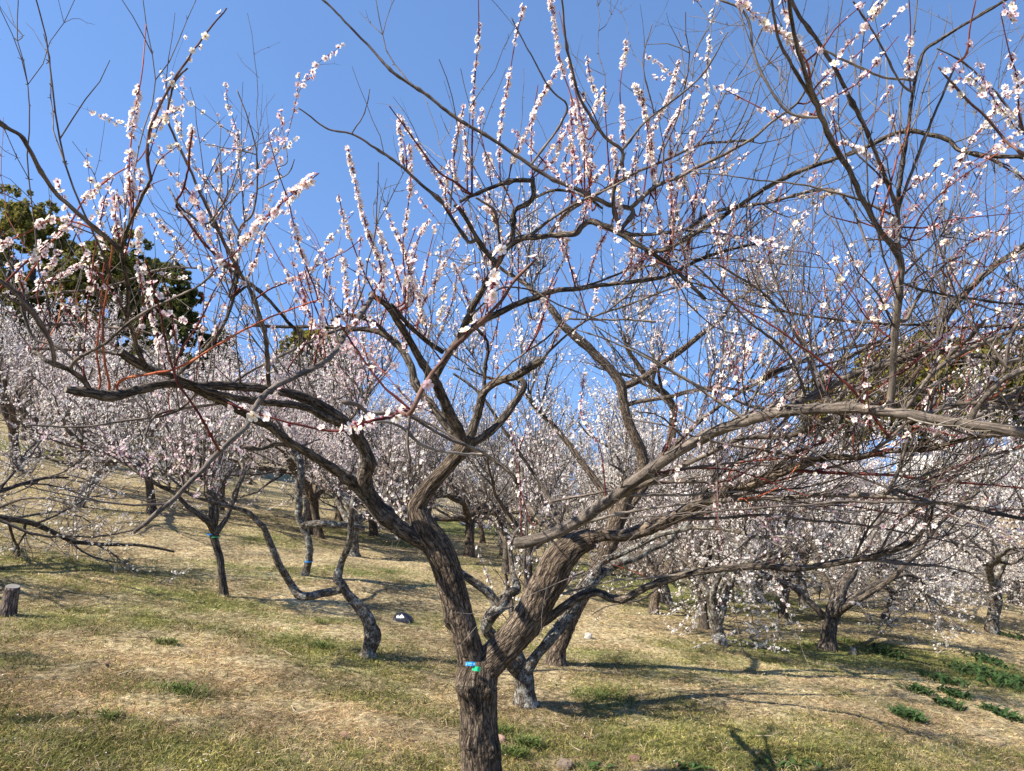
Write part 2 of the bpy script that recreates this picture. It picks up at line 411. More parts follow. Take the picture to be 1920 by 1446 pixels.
# grass blades: short green and lying straw
def scatter(n, x0, x1, y0, y1):
    px = rng.uniform(x0, x1, n); py = y1 - (y1 - y0) * rng.random(n)
    r = ((px - 960) / F)[:, None] * RT + ((723 - py) / F)[:, None] * UP + FW
    t = np.full(n, 6.0)
    for _ in range(30):
        q = r * t[:, None]; zz = gz(q[:, 0], q[:, 1])
        t = np.clip(t + .7 * (q[:, 2] - zz) / np.maximum(-(r[:, 2] + .12 * r[:, 0]), .045), 1, 60)
    q = r * t[:, None]; zz = gz(q[:, 0], q[:, 1]); ok = (np.abs(q[:, 2] - zz) < .1) & (t < 45)
    q[:, 2] = zz
    return q[ok], t[ok]
def blades(Q, t, green, seg2=False, lmin=.03, lmax=.07, wd=.0026, tilt=(.1, .7), cols=None):
    n = len(Q); az = rng.uniform(0, 2 * np.pi, n); tl = rng.uniform(*tilt, n) * np.pi / 2
    L = rng.uniform(lmin, lmax, n) ; Wd = np.maximum(wd, .00028 * t) * rng.uniform(.7, 1.3, n)
    d = np.stack([np.cos(az) * np.sin(tl), np.sin(az) * np.sin(tl), np.cos(tl)], -1)
    s = unit(np.cross(d, rng.normal(size=(n, 3)))) * Wd[:, None]
    base = Q + np.stack([0 * L, 0 * L, np.full(n, -.004)], -1)
    mid = base + d * (L * .55)[:, None]; tip = base + d * L[:, None] + np.stack([np.cos(az), np.sin(az), 0 * az - .5], -1) * (L * .25)[:, None]
    V = np.stack([base - s, base + s, mid + s * .8, mid - s * .8, tip], 1).reshape(-1, 3)
    k = np.arange(n)[:, None] * 5
    f = np.concatenate([k + 0, k + 1, k + 2, k + 3, k + 3, k + 2, k + 4], 1)
    return V, f.ravel(), np.tile([4, 3], n), np.repeat(cols, 5, 0)
Q, tt = scatter(520000, -350, 2270, 905, 1560)
lowc = np.array([.0]); gg = greenness(Q[:, 0], Q[:, 1]) + rng.normal(0, .34, len(Q))
ex = np.hypot(Q[:, 0] + .2, Q[:, 1] - 4.05) > .16
isg = (gg > .57) & ex; iss = ~(gg > .57) & ex
h = rng.random((len(Q), 1)); h2 = rng.random((len(Q), 1))
cg = (np.array([.06, .085, .02]) * h + np.array([.40, .38, .13]) * (1 - h)) * (.55 + .75 * h2)
cs_ = (np.array([.26, .18, .10]) * h + np.array([.80, .66, .42]) * (1 - h)) * (.45 + .75 * h2)
tq = tone(Q[:, 0], Q[:, 1])[:, None]; warm = np.array([1.04, .98, .90])
cs_ = np.clip(cs_ * tq * np.array([1.06, .96, .88]), 0, .85); cg = np.clip(cg * tq * np.array([1.08, .97, .95]), 0, .6)
Qt, t3 = scatter(2600, -200, 2120, 960, 1560); gk = greenness(Qt[:, 0], Qt[:, 1]); Qt = Qt[(gk > .34) & (np.hypot(Qt[:, 0] + .2, Qt[:, 1] - 4.05) > .3)]
nb = 34; Qc = np.repeat(Qt, nb, 0) + rng.normal(0, 1, (len(Qt) * nb, 3)) * np.array([.045, .045, 0]) * np.repeat(rng.uniform(.5, 1.6, (len(Qt), 1)), nb, 0); Qc[:, 2] = gz(Qc[:, 0], Qc[:, 1])
isd = np.repeat(rng.random(len(Qt)) < .35, nb)[:, None]; hh = rng.random((len(Qc), 1)); tt_ = np.repeat(rng.uniform(.6, 1.3, (len(Qt), 1)), nb, 0)
cc = np.where(isd, np.array([.60, .47, .28]) * (.5 + .6 * hh), np.array([.085, .11, .03]) * (1 - hh) + np.array([.26, .27, .09]) * hh) * tt_
g2 = Geo(); V, f, t, c = blades(Qc, np.full(len(Qc), 6.), 1, lmin=.03, lmax=.085, wd=.0017, tilt=(.15, .85), cols=cc); g2.add(V, f, t, pc=c)
tag(g2.obj('tufty_grass', M['leaf'], smooth=False), 'loose small tufts of green and straw-coloured grass all over the slope', 'grass', kind='stuff')
g = Geo(); V, f, t, c = blades(Q[isg], tt[isg], 1, lmin=.02, lmax=.055, tilt=(.1, .8), cols=cg[isg]); g.add(V, f, t, pc=c)
tag(g.obj('grass', M['leaf'], smooth=False), 'short green grass growing in patches over the slope', 'grass', kind='stuff')
g = Geo(); V, f, t, c = blades(Q[iss], tt[iss], 0, lmin=.02, lmax=.075, wd=.0014, tilt=(.62, 1.0), cols=cs_[iss]); g.add(V, f, t, pc=c)
tag(g.obj('dry_grass', M['leaf'], smooth=False), 'tan mown straw and dead grass lying over the slope', 'dry grass', kind='stuff')

Q, tt = scatter(1500, -100, 2020, 930, 1560)
g = Geo(); n = len(Q); a = unit(rng.normal(size=(n, 3)) * np.array([1, 1, .25])); b_ = unit(np.cross(a, np.array([0, 0, 1.]) + rng.normal(0, .3, (n, 3)))); Q = Q + np.array([0, 0, .022]); r = .0055 * rng.uniform(.6, 1.2, (n, 1))
V = np.stack([Q - a * r, Q - b_ * r * .8, Q + a * r, Q + b_ * r * .8], 1).reshape(-1, 3)
g.add(V, np.arange(4 * n), np.full(n, 4), pc=np.tile(np.array([.85, .76, .73]), (4 * n, 1)))
tag(g.obj('fallen_petals', M['leaf'], smooth=False), 'tiny pale fallen plum petals scattered over the grass', 'petals', kind='stuff')
# ------------------------------------------------------------------ branch helpers
def catmull(pts, per=6):
    p = np.asarray(pts, float)
    if len(p) < 3: 
        tt_ = np.linspace(0, 1, per + 1)[:, None]; return p[0] * (1 - tt_) + p[-1] * tt_
    q = np.vstack([2 * p[0] - p[1], p, 2 * p[-1] - p[-2]]); out = []
    for i in range(1, len(q) - 2):
        a, b_, c, d = q[i - 1], q[i], q[i + 1], q[i + 2]
        for s in np.linspace(0, 1, per, endpoint=False):
            out.append(.5 * ((2 * b_) + (c - a) * s + (2 * a - 5 * b_ + 4 * c - d) * s * s + (3 * b_ - a - 3 * c + d) * s ** 3))
    out.append(q[-2]); return np.array(out)
def resample(pr, step):
    """pr: n x 4 (xyz r)"""
    L = np.concatenate([[0], np.cumsum(np.linalg.norm(np.diff(pr[:, :3], axis=0), axis=1))])
    n = max(4, int(L[-1] / step)); s = np.linspace(0, L[-1], n)
    return np.stack([np.interp(s, L, pr[:, k]) for k in range(4)], -1), L[-1]
def wobble(pr, amp, freq):
    o = rng.random(3) * 50; n = len(pr)
    L = np.concatenate([[0], np.cumsum(np.linalg.norm(np.diff(pr[:, :3], axis=0), axis=1))])
    q = np.stack([L * freq, 0 * L, 0 * L], -1)
    fade = np.minimum(1, L / (L[-1] * .15 + 1e-6))[:, None]
    d = np.stack([vnoise(q + o + 7.7 * k) for k in range(3)], -1)
    d -= d[0]
    pr = pr.copy(); pr[:, :3] += d * amp * fade; return pr

# ------------------------------------------------------------------ the main tree, limbs traced with their own depth
TRUNK = [
 [(896, 1560, 4.02, 52), (898, 1500, 4.0, 43), (901, 1446, 4.0, 38), (899, 1400, 4.0, 36), (897, 1350, 4.0, 34), (896, 1315, 4.0, 34), (892, 1285, 4.0, 38), (893, 1262, 4.0, 38), (895, 1240, 4.0, 30), (897, 1225, 4.0, 14)],
 [(893, 1290, 4.0, 30), (886, 1245, 4.0, 27), (874, 1200, 3.99, 25), (862, 1155, 4.0, 25), (850, 1110, 4.0, 25), (836, 1060, 4.0, 25), (820, 1025, 4.0, 25), (800, 995, 4.0, 23), (785, 965, 4.0, 19), (783, 945, 4.0, 17), (803, 915, 3.98, 15), (830, 885, 3.96, 14), (852, 860, 3.95, 14), (868, 840, 3.94, 16), (880, 820, 3.94, 11)],
 [(896, 1285, 4.0, 26), (912, 1250, 4.0, 30), (945, 1215, 4.0, 30), (985, 1170, 4.0, 31), (1010, 1125, 4.0, 31), (1030, 1085, 4.0, 31), (1052, 1045, 4.0, 29), (1080, 1020, 4.0, 24), (1110, 1008, 3.98, 19)],
]
LIMBS = [
 ('limb', [(822, 1028, 4.0, 17), (780, 1010, 3.97, 18), (745, 985, 3.93, 18), (710, 955, 3.9, 19), (690, 925, 3.87, 18), (686, 895, 3.84, 16), (690, 865, 3.8, 15), (672, 828, 3.74, 14), (640, 790, 3.62, 13), (600, 763, 3.5, 12), (560, 745, 3.4, 11), (500, 731, 3.25, 10), (430, 722, 3.1, 9.5), (367, 720, 2.95, 9), (300, 722, 2.8, 9.5), (250, 732, 2.7, 10), (212, 740, 2.62, 12), (165, 732, 2.55, 9), (127, 727, 2.5, 8)]),
 ('limb', [(700, 945, 3.9, 14), (672, 915, 3.86, 14), (640, 890, 3.8, 12), (600, 866, 3.7, 11), (570, 845, 3.6, 10), (520, 812, 3.45, 9), (470, 782, 3.3, 8.5), (420, 752, 3.15, 8), (373, 733, 3.02, 7), (340, 722, 2.95, 5)]),
 ('limb', [(650, 800, 3.66, 9), (610, 782, 3.5, 9), (567, 762, 3.36, 8.5), (500, 752, 3.2, 8), (440, 742, 3.05, 7), (390, 730, 2.9, 6), (330, 705, 2.8, 5.5), (285, 692, 2.72, 9), (255, 675, 2.66, 10), (227, 655, 2.6, 9)]),
 ('limb', [(870, 838, 3.94, 12), (862, 810, 3.9, 12), (842, 768, 3.82, 11.5), (817, 715, 3.7, 10.5), (787, 669, 3.6, 9), (765, 630, 3.5, 8), (748, 602, 3.42, 7.5), (730, 573, 3.35, 7), (697, 549, 3.2, 6)]),
 ('limb', [(862, 838, 3.96, 9), (840, 800, 3.98, 10), (812, 760, 4.02, 9.5), (780, 722, 4.08, 9.5), (770, 689, 4.1, 9), (742, 642, 4.15, 8), (710, 622, 4.18, 6), (673, 616, 4.2, 5), (640, 615, 4.2, 4.5), (560, 613, 4.2, 4), (470, 610, 4.1, 3.5)]),
 ('limb', [(878, 830, 3.95, 10), (888, 800, 3.95, 10), (897, 765, 3.93, 9.5), (905, 735, 3.9, 9.5), (925, 720, 3.86, 8.5), (957, 708, 3.8, 9), (985, 690, 3.74, 9), (1000, 680, 3.72, 10), (1014, 673, 3.7, 9.5)]),
 ('limb', [(880, 835, 3.95, 10), (905, 820, 3.97, 9.5), (935, 792, 4.0, 9), (960, 760, 4.05, 8.5), (978, 738, 4.08, 7), (986, 722, 4.1, 6.5), (980, 714, 4.12, 5), (972, 716, 4.12, 4)]),
 ('limb', [(815, 712, 3.7, 7), (836, 670, 3.68, 8), (857, 638, 3.65, 8.5), (873, 605, 3.6, 8), (887, 575, 3.55, 8), (907, 539, 3.5, 7.5), (923, 509, 3.46, 7.5), (940, 478, 3.42, 7.5), (960, 456, 3.4, 7), (985, 442, 3.38, 7), (1040, 441, 3.3, 5.5), (1077, 438, 3.25, 6.5), (1090, 424, 3.22, 6), (1107, 415, 3.2, 6), (1133, 423, 3.2, 7), (1160, 434, 3.2, 6), (1205, 466, 3.2, 5), (1260, 500, 3.2, 4.5), (1320, 560, 3.2, 4)]),
 ('limb', [(862, 640, 3.64, 7), (895, 608, 3.6, 7), (930, 587, 3.55, 7), (973, 568, 3.5, 6.5), (1023, 551, 3.45, 6), (1073, 542, 3.4, 5.5), (1140, 532, 3.35, 5), (1207, 525, 3.3, 4.5), (1257, 514, 3.25, 4), (1330, 480, 3.2, 3.5), (1420, 460, 3.1, 3)]),
 ('limb', [(1095, 1012, 3.98, 19), (1130, 1004, 3.95, 15), (1170, 1003, 3.9, 14), (1230, 985, 3.85, 14), (1290, 955, 3.75, 13), (1347, 927, 3.65, 11), (1413, 906, 3.5, 11), (1480, 882, 3.4, 10), (1547, 858, 3.3, 8.5), (1597, 858, 3.2, 6.5), (1647, 850, 3.1, 6), (1713, 842, 3.0, 6), (1780, 833, 2.9, 5), (1850, 818, 2.8, 5), (1930, 810, 2.7, 4)]),
 ('limb', [(966, 1019, 3.78, 12), (985, 1017, 3.77, 14), (1020, 1008, 3.75, 13), (1060, 990, 3.72, 13), (1120, 955, 3.62, 13), (1165, 922, 3.52, 13), (1220, 880, 3.42, 13), (1280, 842, 3.32, 13), (1330, 817, 3.22, 13), (1373, 797, 3.12, 13), (1430, 779, 3.02, 12.5), (1480, 770, 2.95, 12.5), (1547, 768, 2.85, 12.5), (1613, 765, 2.75, 12.5), (1680, 775, 2.65, 12), (1747, 786, 2.58, 12), (1813, 797, 2.5, 11), (1870, 805, 2.45, 11), (1960, 818, 2.38, 10)]),
 ('limb', [(1000, 1178, 4.04, 8), (1030, 1160, 4.03, 10), (1060, 1136, 4.02, 10), (1090, 1118, 4.04, 10), (1117, 1112, 4.05, 9), (1145, 1120, 4.05, 9), (1175, 1122, 4.0, 8.5), (1223, 1097, 3.95, 8), (1280, 1080, 3.88, 8), (1350, 1067, 3.8, 7), (1433, 1062, 3.7, 8), (1493, 1067, 3.65, 7.5), (1580, 1055, 3.55, 7), (1647, 1043, 3.45, 7), (1695, 1025, 3.4, 6), (1718, 1008, 3.38, 5), (1740, 980, 3.35, 3.5), (1752, 945, 3.3, 2)]),
 ('limb', [(1270, 962, 3.76, 9), (1313, 941, 3.7, 6), (1413, 936, 3.5, 5), (1500, 932, 3.35, 5), (1580, 929, 3.2, 5), (1680, 932, 3.0, 5), (1780, 946, 2.85, 4.5), (1880, 964, 2.7, 4), (1950, 975, 2.6, 3.5)]),
 ('limb', [(1440, 776, 3.0, 8), (1480, 762, 3.0, 8), (1547, 732, 3.0, 7.5), (1580, 712, 3.0, 8), (1630, 692, 3.0, 8), (1680, 675, 2.95, 8), (1753, 645, 2.9, 8), (1768, 618, 2.88, 7), (1780, 592, 2.85, 7), (1813, 549, 2.8, 7), (1863, 502, 2.75, 6.5), (1893, 480, 2.7, 6), (1950, 440, 2.65, 5.5)]),
 ('limb', [(1745, 650, 2.92, 5), (1770, 655, 2.9, 5.5), (1813, 665, 2.9, 5.5), (1870, 672, 2.85, 5.5), (1950, 680, 2.8, 5)]),
 ('limb', [(1815, 798, 2.5, 7), (1822, 785, 2.5, 7), (1847, 749, 2.45, 6.5), (1887, 709, 2.4, 6.5), (1950, 680, 2.35, 6.5)]),
 ('limb', [(1665, 775, 2.68, 8), (1672, 735, 2.66, 8), (1677, 689, 2.62, 7.5), (1680, 615, 2.58, 7.5), (1689, 549, 2.52, 8), (1685, 482, 2.48, 7.5), (1647, 427, 2.42, 6), (1613, 367, 2.36, 6), (1580, 300, 2.28, 6), (1547, 233, 2.2, 6), (1520, 173, 2.1, 5.5), (1507, 133, 2.05, 5), (1493, 67, 1.98, 4.5), (1478, -10, 1.9, 4.5)]),
 ('limb', [(700, 548, 3.2, 5), (684, 580, 3.05, 6), (660, 612, 2.85, 6), (640, 640, 2.7, 6), (620, 668, 2.55, 6), (583, 695, 2.4, 6), (533, 716, 2.28, 6), (500, 736, 2.2, 6.5), (470, 775, 2.12, 6), (457, 802, 2.08, 6.5), (413, 842, 2.02, 6), (350, 912, 1.95, 5.5), (293, 962, 1.9, 5.5), (247, 1000, 1.88, 4.5)]),
 ('limb', [(1385, 795, 3.1, 6), (1440, 770, 3.2, 4.5), (1600, 762, 3.3, 5), (1690, 760, 3.3, 5), (1800, 762, 3.3, 5), (1950, 765, 3.2, 4.5)]),
 ('limb', [(1140, 942, 3.6, 7), (1240, 892, 3.5, 6), (1340, 845, 3.5, 5), (1400, 820, 3.5, 5), (1480, 815, 3.4, 7), (1540, 790, 3.3, 6), (1590, 770, 3.25, 5)]),
]
REG = []         # screen samples of every branch built so far: px, py, d, r, index
def reg(pr, idx):
    a, b_, d = proj(pr[:, :3])
    for k in range(0, len(pr)): REG.append((a[k], b_[k], d[k], pr[k, 3], idx))
def cut_cap(g, c, nrm, r):
    pass
base_pt = np.array([P(896, 1540, 4.02)[0], P(896, 1540, 4.02)[1], 0]); base_pt[2] = gz(base_pt[0], base_pt[1])
main = thing('plum_tree', 'big old plum tree with thick forked trunk and wide blossoming limbs in the foreground', 'tree', tuple(base_pt))
def to_world(spec):
    return np.array([list(P(a, b_, d)) + [r * d / F] for a, b_, d, r in spec])
CUT = plain('weathered_cut', (.24, .20, .155), .9, col2=(.11, .09, .07), scale=60)
gt = Geo()
BURL = [(866, 1290, 3.88, .055, .035), (928, 1300, 3.88, .05, .035), (866, 1360, 3.88, .04, .03), (870, 1400, 3.88, .05, .025), (930, 1415, 3.9, .05, .035), (882, 1200, 3.9, .035, .025), (838, 1165, 3.95, .04, .02), (920, 1170, 3.9, .04, .0), (1000, 1105, 3.9, .05, .02)]
for s in TRUNK:
    w4 = catmull(to_world(s), 8); w4, L = resample(w4, .009)
    n0 = gt.n
    gt.tube(w4[:, :3], w4[:, 3], 56, disp=.17)
    V = gt.v[-1]
    cl = np.repeat(w4[:, :3], 56, 0)
    for (bx, by, bd, br, bh) in BURL:
        c = P(bx, by, bd); dd = np.linalg.norm(V - c, axis=1); wgt = np.exp(-(dd / br) ** 2)
        V += unit(V - cl) * (wgt * bh * 1.2 * (1 + .6 * fbm(V * 45, 2)))[:, None]
    reg(w4[::6], 0)
tr = gt.obj('trunk', M['bark'], main)
EXT = []
for k, (nm, s) in enumerate(LIMBS):
    w4 = catmull(to_world(s), 7); w4[:, 3] *= (.78 if k == 10 else .82)
    w4, L = resample(w4, max(.008, .35 * w4[:, 3].mean()))
    w4 = wobble(w4, .007, 7); w4 = wobble(w4, .003, 30)
    # knobs where twigs were pruned away
    rr = w4[:, 3].copy(); sN = np.linspace(0, L, len(w4))
    for _ in range(int(L * 7)):
        c = rng.uniform(.1, 1) * L; rr *= 1 + rng.uniform(.04, .18) * np.exp(-((sN - c) / (rr.mean() * 1.1)) ** 2)
    w4[:, 3] = rr
    g = Geo(); big = w4[:, 3].max()
    g.tube(w4[:, :3], w4[:, 3], 28 if big > .03 else 18, disp=.17 if k < 9 else .14)
    mm = 'limb' if k in (0, 1, 2, 3, 4, 5, 6, 7) else ('bark' if k in (9, 11) else 'smooth')
    if k in (8, 11): mm = 'limb'
    lo_ = g.obj(nm, M[mm], main)
    for kk, (e, dr, r) in enumerate(((w4[0, :3], unit(w4[0, :3] - w4[3, :3]), w4[0, 3]), (w4[-1, :3], unit(w4[-1, :3] - w4[-4, :3]), w4[-1, 3]))):
        if (k, kk) in ((10, 0), (0, 1), (2, 1), (5, 1), (17, 1)):
            gc = Geo(); gc.tube(np.array([e - dr * .006, e + dr * .003]), [r * .86, r * .84], 20); gc.obj('cut_face', CUT, main, smooth=False)
    reg(w4, k + 1); EXT.append(w4)
print('limbs', len(LIMBS))
def near_reg(px, py, rmin=0.0, dref=None):
    A = REGA; q = np.hypot(A[:, 0] - px, A[:, 1] - py) - 600 * np.minimum(A[:, 3], .02)
    if dref is not None: q = q + 90 * np.abs(A[:, 2] - dref)
    q = np.where(A[:, 3] < rmin, 1e9, q); k = int(np.argmin(q)); return A[k]
REGA = np.array(REG)

